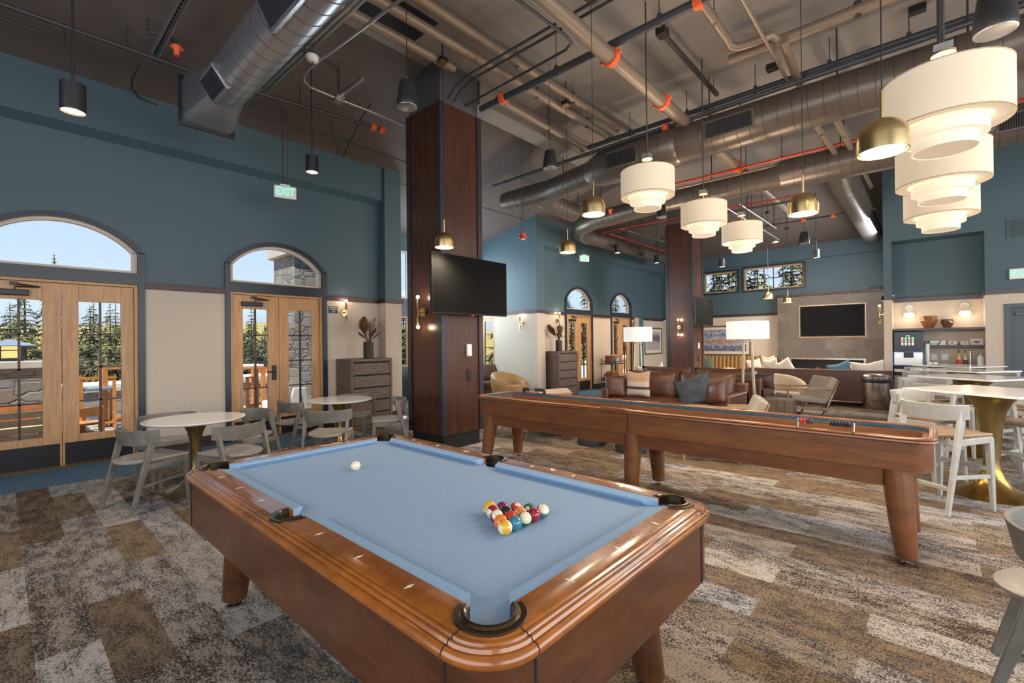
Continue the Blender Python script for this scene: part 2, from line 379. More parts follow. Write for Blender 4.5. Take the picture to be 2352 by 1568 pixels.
def tag(o, label, cat, group=None, kind=None):
    o['label'] = label; o['category'] = cat
    if group: o['group'] = group
    if kind: o['kind'] = kind
    return o
def thing(name, label, cat, loc=(0, 0, 0), rz=0, group=None):
    o = bpy.data.objects.new(name, None); C.objects.link(o); o.empty_display_size = .1
    o.location = loc; o.rotation_euler = (0, 0, rz); return tag(o, label, cat, group)
def struct(o, label=None):
    o['kind'] = 'structure'
    if label: o['label'] = label
    return o
KIDS = {}
def dup(root, loc, rz=0, label=None):
    cs = {}
    for o in C.objects:
        if o.parent: cs.setdefault(o.parent, []).append(o)
    def rec(o, par):
        c = o.copy(); C.objects.link(c)
        if par: c.parent = par
        for k in cs.get(o, []): rec(k, c)
        return c
    c = rec(root, None); c.location = loc; c.rotation_euler = (0, 0, rz)
    if label: c['label'] = label
    return c
def text(name, s, size, mat, parent, M4, ext=.0006, align='CENTER'):
    cu = bpy.data.curves.new(name, 'FONT'); cu.body = s; cu.size = size; cu.extrude = ext; cu.align_x = align; cu.align_y = 'CENTER'
    t = bpy.data.objects.new('tmp', cu); C.objects.link(t)
    dg = bpy.context.evaluated_depsgraph_get(); me = bpy.data.meshes.new_from_object(t.evaluated_get(dg))
    bpy.data.objects.remove(t); bpy.data.curves.remove(cu)
    me.materials.clear(); me.materials.append(mat)
    o = bpy.data.objects.new(name, me); C.objects.link(o); o.parent = parent; o.matrix_local = M4; return o
def boolean(o, cutters):
    for c in cutters:
        q = o.modifiers.new('cut', 'BOOLEAN'); q.operation = 'DIFFERENCE'; q.object = c; q.solver = 'EXACT'
    dg = bpy.context.evaluated_depsgraph_get(); dg.update()
    me = bpy.data.meshes.new_from_object(o.evaluated_get(dg)); o.modifiers.clear(); o.data = me
    me.shade_smooth(); me.set_sharp_from_angle(angle=.6)
def rrect(hx, hy, rad, n=8, z=0, cx=0, cy=0):
    out = []
    for sx, sy, a0 in ((1, 1, 0), (-1, 1, 90), (-1, -1, 180), (1, -1, 270)):
        for k in range(n+1):
            a = math.radians(a0+90*k/n)
            out.append(V(cx+sx*(hx-rad)+rad*math.cos(a), cy+sy*(hy-rad)+rad*math.sin(a), z))
    return out
def arc(cx, cy, rad, a0, a1, n): return [(cx+rad*math.cos(math.radians(a0+(a1-a0)*k/n)), cy+rad*math.sin(math.radians(a0+(a1-a0)*k/n))) for k in range(n+1)]
def RZ(a): return Matrix.Rotation(a, 4, 'Z')

# ---------------------------------------------------------------- setting
YW, XF, XC = 8.1, 17.9, 13.2          # left wall, far fireplace wall, right service wall
CEIL, SLOPE0 = 5.5, 5.4
fl = MB().box(-4, -6, -.1, 18.2, 10.6, 0).build('floor', M['carpet']); struct(fl, 'patchwork plank carpet floor')
struct(MB().box(-4, 7.07, 0, 3.98, 8.08, .004).build('trim_1', M['bluecarpet']), 'blue walk-off carpet strip along the doors')
struct(MB().box(10.9, 7.07, 0, 16.2, 8.08, .004).build('trim_2', M['bluecarpet']), 'blue walk-off carpet strip by the far doors')
m = MB().box(-4, -6, CEIL, 18.2, SLOPE0, CEIL+.1); struct(m.build('ceiling', M['concrete']), 'grey concrete ceiling')
zs = lambda y: CEIL-(y-SLOPE0)*.226
m = MB().add([(-4, SLOPE0, CEIL), (18.2, SLOPE0, CEIL), (18.2, 8.3, zs(8.3)), (-4, 8.3, zs(8.3)), (-4, SLOPE0, CEIL+.1), (18.2, SLOPE0, CEIL+.1), (18.2, 8.3, zs(8.3)+.1), (-4, 8.3, zs(8.3)+.1)],
             [(0, 1, 2, 3), (7, 6, 5, 4), (0, 4, 5, 1), (2, 6, 7, 3)])
struct(m.build('ceiling_slope', M['brownceil']), 'sloping taupe ceiling over the door wall')
m = MB().add([(5.2, 8.25, zs(8.25)-.01), (9.95, 8.25, zs(8.25)-.01), (9.95, 10.75, zs(10.75)), (5.2, 10.75, zs(10.75)), (5.2, 8.25, zs(8.25)+.1), (9.95, 8.25, zs(8.25)+.1), (9.95, 10.75, zs(10.75)+.1), (5.2, 10.75, zs(10.75)+.1)], [(0, 1, 2, 3), (7, 6, 5, 4), (0, 4, 5, 1), (2, 6, 7, 3)])
struct(m.build('ceiling_alcove', M['brownceil']), 'sloping taupe ceiling of the alcove')
m = MB().add([(13.9, .8, CEIL-.005), (17.95, .8, 4.58), (17.95, 8, 4.58), (13.9, 8, CEIL-.005), (13.9, .8, CEIL+.09), (17.95, .8, 4.68), (17.95, 8, 4.68), (13.9, 8, CEIL+.09)],
             [(3, 2, 1, 0), (4, 5, 6, 7), (0, 1, 5, 4), (2, 3, 7, 6), (1, 2, 6, 5)])
struct(m.build('ceiling_far', M['brownceil']), 'sloping taupe ceiling over the fireplace wall')
struct(MB().box(-4.15, -6, 0, -4, 10.6, 5.6).build('wall_back', M['teal']))

# a wall along X at y with arched/rect openings: list of (x0, x1, z0, z1, arch rise)
def wall_x(y, x0, x1, z0, z1, ops, mat, name, th=.18, label=None):
    mb = MB(); xs = x0
    T = lambda x, zz, yy: V(x, yy, zz)
    for (a, b, lo, hi, rise) in sorted(ops):
        mb.box(xs, y, z0, a, y+th, z1)
        if lo > z0: mb.box(a, y, z0, b, y+th, lo)
        if rise:
            pts = arch(a, b, hi, rise)
            poly = [(a, hi)] + pts[1:-1] + [(b, hi), (b, z1), (a, z1)]
            n = len(pts)
            for i in range(n-1):
                p, q = pts[i], pts[i+1]
                mb.prism([(p[0], p[1]), (q[0], q[1]), (q[0], z1), (p[0], z1)], y, y+th, T)
        elif hi < z1: mb.box(a, y, hi, b, y+th, z1)
        xs = b
    mb.box(xs, y, z0, x1, y+th, z1)
    return struct(mb.build(name, mat), label)
def arch(a, b, z, rise, n=20):
    w = (b-a)/2; R = (w*w+rise*rise)/(2*rise); cz = z+rise-R; t = math.asin(w/R)
    return [((a+b)/2+R*math.sin(-t+2*t*k/n), cz+R*math.cos(-t+2*t*k/n)) for k in range(n+1)]
RAILZ = 2.34
D = [(-.30, 1.36, 1), (2.34, 3.96, 2), (11.24, 12.74, 3), (13.86, 15.30, 4)]     # outer frame extents of the four door sets
def rail_ops(k): return [(a, b, 0, 2.77, .40) for a, b, _ in D if (k == 0) == (a < 5)]
for k, (x0, x1) in enumerate(((-4, 5.41), (9.885, 18.0))):
    nm = ('wall_left', 'wall_left_far')[k]
    wall_x(YW, x0, x1, RAILZ, 4.95, [(a, b, RAILZ, 2.77, .40) for a, b, _ in D if x0 < a < x1], M['teal'], nm+'_upper', label='teal painted upper wall')
    wall_x(YW, x0, x1, 0, RAILZ, [(a, b, 0, RAILZ, 0) for a, b, _ in D if x0 < a < x1], M['cream'], nm, label='cream wainscot wall')
    zz = 4.23 if k == 0 else 4.12
    struct(MB().prism([(YW-.14, zz+.075), (YW+.02, zz-.02), (YW+.02, 4.95), (YW-.14, 4.95)], x0, x1, lambda yy, z_, xx: V(xx, yy, z_)).build(nm+'_soffit', M['teal']), 'teal soffit band')  # underside sloped on purpose to catch light as a paler strip
    m = MB(); xs = x0
    for a, b, _ in [q for q in D if x0 < q[0] < x1]+[(x1, x1, 0)]:
        m.box(xs, YW-.035, 2.30, a, YW, 2.385); xs = b
    struct(m.build(('trim_3', 'trim_4')[k], M['plum'], bevel=.004), 'plum chair rail')
    m = MB(); xs = x0
    for a, b, _ in [q for q in D if x0 < q[0] < x1]+[(x1, x1, 0)]:
        m.box(xs, YW-.02, 0, a, YW, .16); xs = b
    struct(m.build(('baseboard_left', 'baseboard_left_far')[k], M['plum'], bevel=.004))
# pilasters that frame the alcove
for k, (x0, x1) in enumerate(((5.05, 5.42), (9.7, 10.06))):
    m = MB(); m.box(x0, 7.9, 0, x1, YW, RAILZ); struct(m.build('wall_pilaster_%d' % (k+1), M['cream'], bevel=.006))
    m = MB(); m.box(x0, 7.9, RAILZ, x1, YW, 5.0); struct(m.build('wall_pilaster_%d_upper' % (k+1), M['teal'], bevel=.006))
    m = MB(); m.box(x0-.03, 7.865, 2.30, x1+.03, 7.9, 2.385); m.box(x0-.03 if k == 0 else x0, 7.9, 2.30, x0 if k == 0 else x0+.001, 8.1, 2.385); m.box(x1, 7.9, 2.30, x1+.03, YW, 2.385)
    struct(m.build('trim_%d' % (5+k), M['plum'], bevel=.004)); m = MB().box(x0-.02, 7.88, 0, x1+.02, 7.9, .19); m.box(x1, 7.9, 0, x1+.02, 8.08, .19)
    struct(m.build('baseboard_pilaster_%d' % (k+1), M['plum'], bevel=.004))
# alcove: side walls and back wall with a window band
def wall_y(x, y0, y1, z0, z1, ops, mat, name, th=.18, label=None):
    mb = MB(); ys = y0
    for (a, b, lo, hi) in sorted(ops):
        mb.box(x, ys, z0, x+th, a, z1)
        if lo > z0: mb.box(x, a, z0, x+th, b, lo)
        if hi < z1: mb.box(x, a, hi, x+th, b, z1)
        ys = b
    mb.box(x, ys, z0, x+th, y1, z1); return struct(mb.build(name, mat), label)
wall_y(9.7, 8.1, 10.5, 0, RAILZ, [(9.50, 10.05, .1, 2.25)], M['cream'], 'wall_alcove_end', label='cream lower alcove end wall')
wall_y(9.7, 8.1, 10.5, RAILZ, 5.0, [], M['teal'], 'wall_alcove_end_upper', label='teal upper alcove end wall')
struct(MB().box(9.665, 7.9, 2.30, 9.7, 9.46, 2.385).build('trim_7', M['plum'], bevel=.004))
wall_y(5.24, 8.28, 10.5, 0, 4.9, [(8.7, 10.1, .9, 3.9)], M['teal'], 'wall_alcove_side')
wall_x(10.5, 5.24, 9.88, 0, 5.0, [(5.55, 7.45, .90, 4.0, 0), (7.55, 9.5, .9, 4.0, 0)], M['teal'], 'wall_alcove')

def window_x(n, y, x0, x1, z0, z1, nx, nz, mat, th=.05, fw=.05, label=None, parent=None):
    """rectangular window in a wall along X"""
    m = MB()
    m.box(x0, y, z0, x0+fw, y+th, z1); m.box(x1-fw, y, z0, x1, y+th, z1); m.box(x0+fw, y, z0, x1-fw, y+th, z0+fw); m.box(x0+fw, y, z1-fw, x1-fw, y+th, z1)
    w = m.build('window_%d' % n if parent is None else 'window_sash', mat, parent)
    if parent is None: struct(w, label)
    g = MB().box(x0+fw, y+.02, z0+fw, x1-fw, y+.026, z1-fw).build('pane', GLASS, w)
    if nx+nz > 2:
        m = MB()
        for i in range(1, nx): x = x0+fw+(x1-x0-2*fw)*i/nx; m.box(x-.010, y+.005, z0+fw, x+.010, y+.042, z1-fw)
        for i in range(1, nz): z = z0+fw+(z1-z0-2*fw)*i/nz; m.box(x0+fw, y+.005, z-.010, x1-fw, y+.042, z+.010)
        m.build('muntin', M['muntin'], w)
    return w
for k, (p, q) in enumerate(((5.55, 7.45), (7.55, 9.5))):
    window_x(5+2*k, 10.55, p, q, .9, 2.25, 4, 3, M['fir']); window_x(6+2*k, 10.55, p, q, 2.72, 4.0, 1, 1, M['whitewood'])
    struct(MB().box(p, 10.52, 2.25, q, 10.62, 2.72).build('trim_%d' % (12+k), M['navy']))
def window_y(n, x, y0, y1, z0, z1, ny, nz, mat, fw=.05, th=.05, label=None):
    m = MB()
    m.box(x, y0, z0, x+th, y0+fw, z1); m.box(x, y1-fw, z0, x+th, y1, z1); m.box(x, y0+fw, z0, x+th, y1-fw, z0+fw); m.box(x, y0+fw, z1-fw, x+th, y1-fw, z1)
    w = struct(m.build('window_%d' % n, mat), label)
    MB().box(x+.02, y0+fw, z0+fw, x+.026, y1-fw, z1-fw).build('pane', GLASS, w)
    m = MB()
    for i in range(1, ny): y = y0+fw+(y1-y0-2*fw)*i/ny; m.box(x+.005, y-.011, z0+fw, x+.042, y+.011, z1-fw)
    for i in range(1, nz): z = z0+fw+(z1-z0-2*fw)*i/nz; m.box(x+.005, y0+fw, z-.011, x+.042, y1-fw, z+.011)
    if ny+nz > 2: m.build('muntin', M['muntin'], w)
    return w
window_y(9, 9.74, 9.50, 10.05, .1, 2.25, 1, 5, M['fir'], fw=.1, label='narrow wood window in the alcove end wall')
window_y(12, 5.28, 8.7, 10.1, .9, 3.9, 2, 4, M['fir'], label='added alcove side window letting in sky light')  # unseen window, added to brighten the alcove end wall

# arched transoms and double doors in the left wall
def door_set(x0, x1, n, handle=True):
    y = YW; fw = .075
    dr = bpy.data.objects.new('door_%d' % n, None); C.objects.link(dr); dr.location = ((x0+x1)/2, y, 0); struct(dr)
    dr['label'] = ('double glazed wood doors nearest the camera', 'double glazed wood doors beside the near chest', 'double glazed wood doors beside the far chest', 'double glazed wood doors behind the game cart')[n-1]
    ox = (x0+x1)/2; a, b = x0-ox, x1-ox
    T = lambda x, zz, yy: V(x, yy, zz)
    m = MB()     # casing: jambs, mullion beam, arch band
    for s0, s1 in ((a, a+fw), (b-fw, b)): m.box(s0, -.03, 0, s1, .15, 2.79)
    m.box(a+fw, -.035, 2.345, b-fw, .15, 2.50)
    o, i = arch(a, b, 2.78, .42), arch(a+fw, b-fw, 2.78, .36)
    band = lambda i_, o_, q0, q1: [[V(p[0], q0, p[1]), V(p_[0], q0, p_[1]), V(p_[0], q1, p_[1]), V(p[0], q1, p[1])] for p, p_ in zip(i_, o_)]
    m.loops(band(i, o, -.03, .15), True, True, True)
    m.build('casing', M['navy'], dr, ang=.4)
    m = MB()     # pale inner transom frame
    ia, ib = a+fw, b-fw
    i1, i2 = arch(ia, ib, 2.78, .36), arch(ia+.055, ib-.055, 2.775, .325)
    m.loops(band(i2, i1, .045, .125), True, True, True)
    m.box(ia, .045, 2.50, ia+.055, .125, 2.785); m.box(ib-.055, .045, 2.50, ib, .125, 2.785); m.box(ia+.055, .03, 2.50, ib-.055, .125, 2.535)
    tw = m.build('transom_frame', M['whitewood'], dr, ang=.4)
    g = arch(ia+.055, ib-.055, 2.775, .325); m = MB().prism(([(ia+.055, 2.53)]+g+[(ib-.055, 2.53)])[::-1], .08, .086, T); m.build('transom_pane', GLASS, tw)
    m = MB()     # fir frame
    m.box(ia, .0, 0, ia+.04, .12, 2.345); m.box(ib-.04, .0, 0, ib, .12, 2.345); m.box(ia+.04, .0, 2.31, ib-.04, .12, 2.345)
    m.build('door_frame', M['fir'], dr, bevel=.003)
    mid = 0.0; l0, l1 = ia+.042, ib-.042
    for side, (p, q) in enumerate(((l0, mid-.003), (mid+.003, l1))):
        m = MB(); st = .165 if side == 0 else .19
        gl0, gl1 = (p+.145, q-.17) if side == 0 else (p+.155, q-.135)
        z0, z1, zt = .02, 2.305, 2.09; zb = .33
        m.box(p, .03, z0, gl0, .085, z1); m.box(gl1, .03, z0, q, .085, z1); m.box(gl0, .03, z0, gl1, .085, zb+.06); m.box(gl0, .03, zt, gl1, .085, z1)
        lf = m.build('door_leaf', M['fir'], dr, bevel=.003)
        MB().box(gl0, .054, zb+.06, gl1, .060, zt).build('pane', GLASS, lf)
        m = MB(); c = (gl0+gl1)/2; m.box(c-.012, .040, zb+.06, c+.012, .076, zt)
        for k in range(1, 4): z = zb+.06+(zt-zb-.06)*k/4; m.box(gl0, .040, z-.010, gl1, .076, z+.010)
        m.build('muntin', M['muntin'], lf)
        MB().box(p+.02, .024, .025, q-.02, .03, .30).build('kick_plate', M['kick'], lf)
        if side == 0:
            MB().box(p+.12, -.03, 2.13, p+.43, .03, 2.20).build('door_closer', M['black'], lf, bevel=.008)
            m = MB().tube([(p+.31, -.01, 2.20), (p+.31, -.01, 2.235), (p+.52, -.03, 2.24)], .009); m.tube([(p+.52, -.03, 2.24), (p+.31, -.02, 2.27)], .008); m.box(p+.27, -.03, 2.255, p+.34, .03, 2.29); m.build('closer_arm', M['black'], lf)
            m = MB().lathe([(.0, -.012), (.026, -.012), (.028, 0)], 20, (q-.085, .03, 1.32), cap0=False, R=Matrix.Rotation(PI/2, 3, 'X').to_3x3()); m.build('lock', M['black'], lf)
            if n in (2, 3):
                h = MB().box(q-.115, .012, .93, q-.045, .03, 1.17).build('handle_plate', M['black'], lf, bevel=.006)
                MB().tube([(q-.08, .015, 1.065), (q-.08, -.03, 1.065), (q-.21, -.035, 1.065)], .011).build('lever', M['black'], lf)
    MB().box(ia, -.02, 0, ib, .12, .018).build('threshold', M['bronze'], dr)
for a, b, n in D: door_set(a, b, n)

# far fireplace wall, with two clerestory windows
cl = [(5.25, 6.45, 3.27, 4.02), (3.20, 5.05, 3.27, 4.06)]
wall_y(XF, -.2, 8.3, RAILZ+.06, 5.6, cl, M['teal'], 'wall_front_upper', label='teal wall above the fireplace')
wall_y(XF, -.2, 8.3, 0, RAILZ+.06, [], M['cream'], 'wall_front')
struct(MB().box(XF-.10, -.1, 4.16, XF, 8.1, 4.75).build('wall_front_soffit', M['teal'], bevel=.01), 'teal soffit band on the fireplace wall')
window_y(10, XF+.10, 3.20, 5.05, 3.27, 4.06, 6, 2, M['fir'], label='long clerestory window')
window_y(11, XF+.10, 5.25, 6.45, 3.27, 4.02, 4, 2, M['fir'], label='short clerestory window')
for k, (a, b, lo, hi) in enumerate(cl):
    m = MB()
    m.box(XF-.02, a-.06, lo-.06, XF, b+.06, lo); m.box(XF-.02, a-.06, hi, XF, b+.06, hi+.06); m.box(XF-.02, a-.06, lo, XF, a, hi); m.box(XF-.02, b, lo, XF, b+.06, hi)
    struct(m.build('trim_%d' % (8+k), M['navy']))
struct(MB().box(XF-.035, 3.8, 2.36, XF, 8.1, 2.445).build('trim_10', M['plum'], bevel=.004), 'plum chair rail on the far wall')

# right service wall with niche
NL, NR = .70, -.74
def wbox(name, mat, *bx, label=None):
    m = MB()
    for q in bx: m.box(*q)
    return struct(m.build(name, mat), label)
RZ2 = RAILZ+.08
wbox('wall_right_pillar_upper', M['teal'], (XC, NL, RZ2, XC+.2, .84, 5.6), label='teal pillar left of the coffee niche')
wbox('wall_right_upper', M['teal'], (XC, -6, RZ2, XC+.2, NR, 5.6), label='teal upper wall right of the coffee niche')
wbox('wall_right_lintel', M['teal'], (XC, NR, 3.64, XC+.6, NL, 5.6), label='teal wall over the coffee niche')
wbox('wall_niche_upper', M['teal'], (XC+.5, NR, 2.36, XC+.6, NL, 3.64), label='teal back of the coffee niche')
wbox('wall_niche', M['cream'], (XC+.5, NR, 0, XC+.6, NL, 2.36), label='cream back of the coffee niche')
wbox('wall_niche_right', M['cream'], (XC+.2, NR-.1, 0, XC+.5, NR, 2.36)); wbox('wall_niche_left', M['cream'], (XC+.2, NL, 0, XC+.5, NL+.1, 2.36))
wbox('wall_niche_right_upper', M['teal'], (XC+.2, NR-.1, 2.36, XC+.5, NR, 3.64)); wbox('wall_niche_left_upper', M['teal'], (XC+.2, NL, 2.36, XC+.5, NL+.1, 3.64))
wbox('wall_side_upper', M['teal'], (XC+.2, .801, RZ2, XF+.1, .841, 5.6)); wbox('wall_side', M['cream'], (XC+.2, .801, 0, XF+.1, .841, RZ2))
wbox('wall_right_pillar', M['cream'], (XC, NL, 0, XC+.2, .84, RZ2), label='cream pillar left of the coffee niche')
wbox('wall_right', M['cream'], (XC, -1.0, 0, XC+.2, NR, RZ2), (XC, -6, 0, XC+.2, -2.1, RZ2), (XC, -2.1, 2.16, XC+.2, -1.0, RZ2), label='cream lower wall right of the coffee niche')
m = MB(); m.box(XC-.03, NL, 2.36, XC, .87, 2.45); m.box(XC-.03, -6, 2.36, XC, NR, 2.45); m.box(XC+.47, NR, 2.32, XC+.5, NL, 2.41); m.box(XC, NR-.03+.03, 2.34, XC+.5, NR+.03, 2.44); m.box(XC, NL-.03, 2.34, XC+.5, NL, 2.44); m.box(XC-.03, .84, 2.36, XC+.2, .87, 2.45)
struct(m.build('trim_11', M['shelf']), 'plum grey rail on the service wall')
m = MB(); m.box(XC-.02, NL, 0, XC, .86, .17); m.box(XC-.02, -1.0, 0, XC, NR, .17); struct(m.build('baseboard_right', M['shelf']))
dr = bpy.data.objects.new('door_5', None); C.objects.link(dr); dr.location = (XC, -1.0, 0); struct(dr, 'slate grey service door')
m = MB(); m.box(-.02, -1.1, 0, .1, -1.02, 2.16); m.box(-.02, -.08, 0, .1, 0, 2.16); m.box(-.02, -1.02, 2.08, .1, -.08, 2.16); m.build('door_frame', M['greydoor'], dr, bevel=.004)
lf = MB().box(.03, -1.02, .01, .08, -.08, 2.08).build('door_leaf', M['greydoor'], dr)
MB().box(.0, -.62, 1.93, .03, -.15, 2.0).build('door_closer', M['greydoor'], lf, bevel=.006); MB().bar((-.02, -.35, 2.03), (-.03, -.6, 2.05), .02, .015).build('closer_arm', M['black'], lf)

# ---------------------------------------------------------------- wood columns
def column(x0, y0, n, label):
    s = .80; t = thing('column', label, 'column', (x0+s/2, y0+s/2, 0))
    h = s/2; zb, zt = .21, 4.89
    m = MB().box(-h+.02, -h+.02, zb, h-.02, h-.02, zt); m.build('wood_panel', M['colwood'], t)
    m = MB().box(-h+.05, -h+.05, 0, h-.05, h-.05, zb); m.build('plinth', M['black'], t)
    for sx in (-1, 1):
        for sy in (-1, 1):
            m = MB(); w = .085
            x1, y1 = sx*h, sy*h
            m.prism([(x1, y1), (x1-sx*w, y1), (x1-sx*w, y1-sy*.012), (x1-sx*.012, y1-sy*.012), (x1-sx*.012, y1-sy*w), (x1, y1-sy*w)][::(1 if sx*sy < 0 else -1)], zb, zt)
            m.build('corner_trim', M['coltrim'], t, bevel=.003)
    MB().box(-h+.04, -h+.04, zt, h-.04, h-.04, CEIL+.05).build('painted_top', M['greypaint'], t)
    m = MB(); z = 3.62
    for q in ((-h+.087, -h+.0185, h-.087, -h+.022), (-h+.0185, -h+.087, -h+.022, h-.087)): m.box(q[0], q[1], z, q[2], q[3], z+.004)
    m.build('panel_joint', M['coltrim'], t)
    return t
column(4.12, 5.055, 1, 'tall walnut panelled column holding a television, beside the shuffleboard table')
column(13.19, 5.055, 2, 'walnut panelled column farther back among the lounge seats')
def plate(name, label, cat, x, y, z, w, h, mat, n):
    o = MB().box(-w/2, -.012, -h/2, w/2, 0, h/2).build(name, mat, bevel=.004); o.location = (x, y, z)
    if n: o.rotation_euler = (0, 0, n)
    return tag(o, label, cat)
t = thing('wall_controller', 'white sensor box on the near walnut column', 'wall control', (4.63, 5.072, 1.40))
MB().box(-.045, -.03, -.09, .045, 0, .09).build('box', M['plastic'], t, bevel=.006); MB().box(-.035, -.042, -.08, .035, -.03, -.05).build('lens', M['plastic'], t, bevel=.004)
t = thing('power_outlet', 'black outlet plate low on the near walnut column', 'outlet', (4.64, 5.072, 1.035))
MB().box(-.04, -.012, -.085, .04, 0, .085).build('plate', M['black'], t, bevel=.004); m = MB()
for z in (-.04, .04): m.box(-.018, -.015, z-.02, .018, -.012, z+.02)
m.build('sockets', M['gap'], t)
plate('wall_controller', 'white thermostat on the far walnut column', 'wall control', 13.62, 5.072, 1.36, .10, .16, M['plastic'], 0)
plate('power_outlet', 'dark outlet plate on the far walnut column', 'outlet', 13.60, 5.072, .99, .08, .16, M['black'], 0)

def tv(label, x, y, z, w, h, rz, ydepth, bracket=True):
    t = thing('television', label, 'television', (x, y, z), rz)
    MB().box(-w/2, -.02, -h/2, w/2, .03, h/2).build('casing', M['black'], t, bevel=.006)
    MB().box(-w/2+.008, -.022, -h/2+.014, w/2-.008, -.0195, h/2-.008).build('screen', M['screen'], t)
    if bracket:
        m = MB(); m.box(-.22, .03, -.2, .22, .05, .2); m.bar((0, .05, 0), (0, ydepth, 0), .09, .12); m.box(-.15, ydepth-.02, -.2, .15, ydepth, .2); m.build('wall_bracket', M['black'], t)
    MB().box(-.02, -.026, -h/2-.012, .02, -.0, -h/2).build('sensor', M['red'] if bracket else M['black'], t)
    return t
tv('large television on a bracket on the near walnut column', 4.505, 4.86, 2.305, 1.43, .81, 0, .20)
tv('television on a bracket on the far walnut column', 13.42, 4.84, 2.33, 1.34, .79, 0, .20)

# ---------------------------------------------------------------- pool table
PX, PY = 1.411, 1.98
pool = thing('pool_table', 'pool table with blue grey cloth and glossy amber brown wood rails', 'pool table', (PX, PY, 0))
HX, HY, ZR, ZC = .57, 1.13, .80, .765
def prof_ring(prof, hx, hy, r0):
    return [rrect(hx+o, hy+o, max(.004, r0+o), 10, z) for o, z in prof]
# solid rail ring: inside edge, flat top, beaded edge, bullnose, underside
pr = [(0, .70), (0, ZR), (.088, ZR), (.092, ZR-.002), (.098, ZR-.006), (.103, ZR-.003), (.108, ZR-.005), (.112, ZR-.011), (.117, ZR-.008), (.122, ZR-.010), (.126, ZR-.018), (.134, ZR-.017), (.140, ZR-.021), (.146, ZR-.029), (.147, ZR-.037), (.143, ZR-.046), (.134, ZR-.052), (.120, ZR-.054), (.120, .70)]
L = []
for o, z in pr:
    if o == 0: L.append(rrect(HX, HY, .004, 10, z))
    else: L.append(rrect(HX+o, HY+o, .02+o*1.0, 10, z))
rails = MB().loops(L, True, ring=True).build('rail_frame', M['poolwood'], pool, ang=.9)
bed = MB().box(-HX-.03, -HY-.03, .715, HX+.03, HY+.03, ZC).build('cloth', M['felt'], pool)
pk = [(sx*(HX-.012), sy*(HY-.012), .066) for sx in (-1, 1) for sy in (-1, 1)] + [(sx*(HX+.022), 0, .060) for sx in (-1, 1)]
cut = [MB().lathe([(q, .5), (q, .9)], 28, (x, y, 0), True, True).build('cutter', M['black'], pool) for x, y, q in pk]
cut2 = [MB().lathe([(q, .5), (q, .9)], 28, (x+(.040*(1 if x > 0 else -1) if k < 4 else .012*(1 if x > 0 else -1)), y+(.040*(1 if y > 0 else -1) if k < 4 else 0), 0), True, True).build('cutter', M['black'], pool) for k, (x, y, q) in enumerate(pk)]
boolean(rails, cut); boolean(bed, cut2); cut += cut2
for c in cut: bpy.data.objects.remove(c)
for k, (x, y, q) in enumerate(pk):
    ang = math.degrees(math.atan2(y, x)) if k < 4 else (180 if x < 0 else 0)
    if k < 4: ang = (45 if y > 0 else -45) if x > 0 else (135 if y > 0 else -135)
    span = 118 if k < 4 else 96
    n = 24; Ls = []; P0 = []
    for i in range(n+1):
        a = math.radians(ang-span+2*span*i/n); P0.append([V(x+rr*math.cos(a), y+rr*math.sin(a), z) for rr, z in ((q-.003, ZR-.003), (q-.004, .70), (q*.7, .655), (.002, .65))])
    mb = MB().loops(P0, False); mb.lathe([(q*.95, .712), (q*.9, .67), (q*.6, .65), (.001, .648)], 24, (x+.02*math.cos(math.radians(ang)), y+.02*math.sin(math.radians(ang)), 0)); p = mb.build('pocket', M['pocket'], pool)
    for i in range(n+1):
        a = math.radians(ang-span+2*span*i/n); ca, sa = math.cos(a), math.sin(a)
        Ls.append([V(x+rr*ca, y+rr*sa, z) for rr, z in ((q-.004, ZR-.03), (q-.004, ZR+.004), (q+.002, ZR+.010), (q+.010, ZR+.009), (q+.015, ZR+.004), (q+.030, ZR+.004), (q+.033, ZR+.001), (q+.033, ZR-.003), (q, ZR-.03))])
    MB().loops(Ls, True, True, True).build('pocket_trim', M['pockettrim'], p)
# cushions: border line at HX/HY, nose .05 inside
def cushion(a, b, nrm, ea, eb):
    a, b, nrm = V(*a), V(*b), V(*nrm); t = (b-a).normalized(); Ls = []
    for p, e_ in ((a, ea), (b, -eb)):
        Ls.append([p+V(0, 0, ZR-.002), p+nrm*.050+t*e_+V(0, 0, ZR-.006), p+nrm*.052+t*e_+V(0, 0, ZR-.014), p+nrm*.034+t*e_*.7+V(0, 0, ZC+.001), p+V(0, 0, ZC+.001)])
    return MB().loops(Ls, True, True, True).build('cushion', M['feltshade'], pool, ang=.5)
for s in (-1, 1):
    for y0, y1, e0, e1 in ((-HY+.075, -.062, .055, .022), (.062, HY-.075, .022, .055)):
        if s < 0: cushion((s*HX, y0, 0), (s*HX, y1, 0), (-s, 0, 0), e0, e1)
        else: cushion((s*HX, y1, 0), (s*HX, y0, 0), (-s, 0, 0), e1, e0)
    if s > 0: cushion((-HX+.075, s*HY, 0), (HX-.075, s*HY, 0), (0, -s, 0), .055, .055)
    else: cushion((HX-.075, s*HY, 0), (-HX+.075, s*HY, 0), (0, -s, 0), .055, .055)
# sights
def sight(x, y, vert):
    w, l = (.0065, .019)
    p = [(-l, 0), (0, -w), (l, 0), (0, w)] if not vert else [(-w, 0), (0, -l), (w, 0), (0, l)]
    MB().prism([(x+q[0], y+q[1]) for q in p], ZR-.001, ZR+.0006).build('sight', M['ivory'], pool)
for s in (-1, 1):
    for k in (-3, -2, -1, 1, 2, 3): sight(s*(HX+.047), k*HY/4, False)
    for k in (-1, 0, 1): sight(k*HX/2, s*(HY+.047), True)
MB().box(.08, HY+.036, ZR-.001, .24, HY+.054, ZR+.0006).build('maker_plate', M['ivory'], pool)
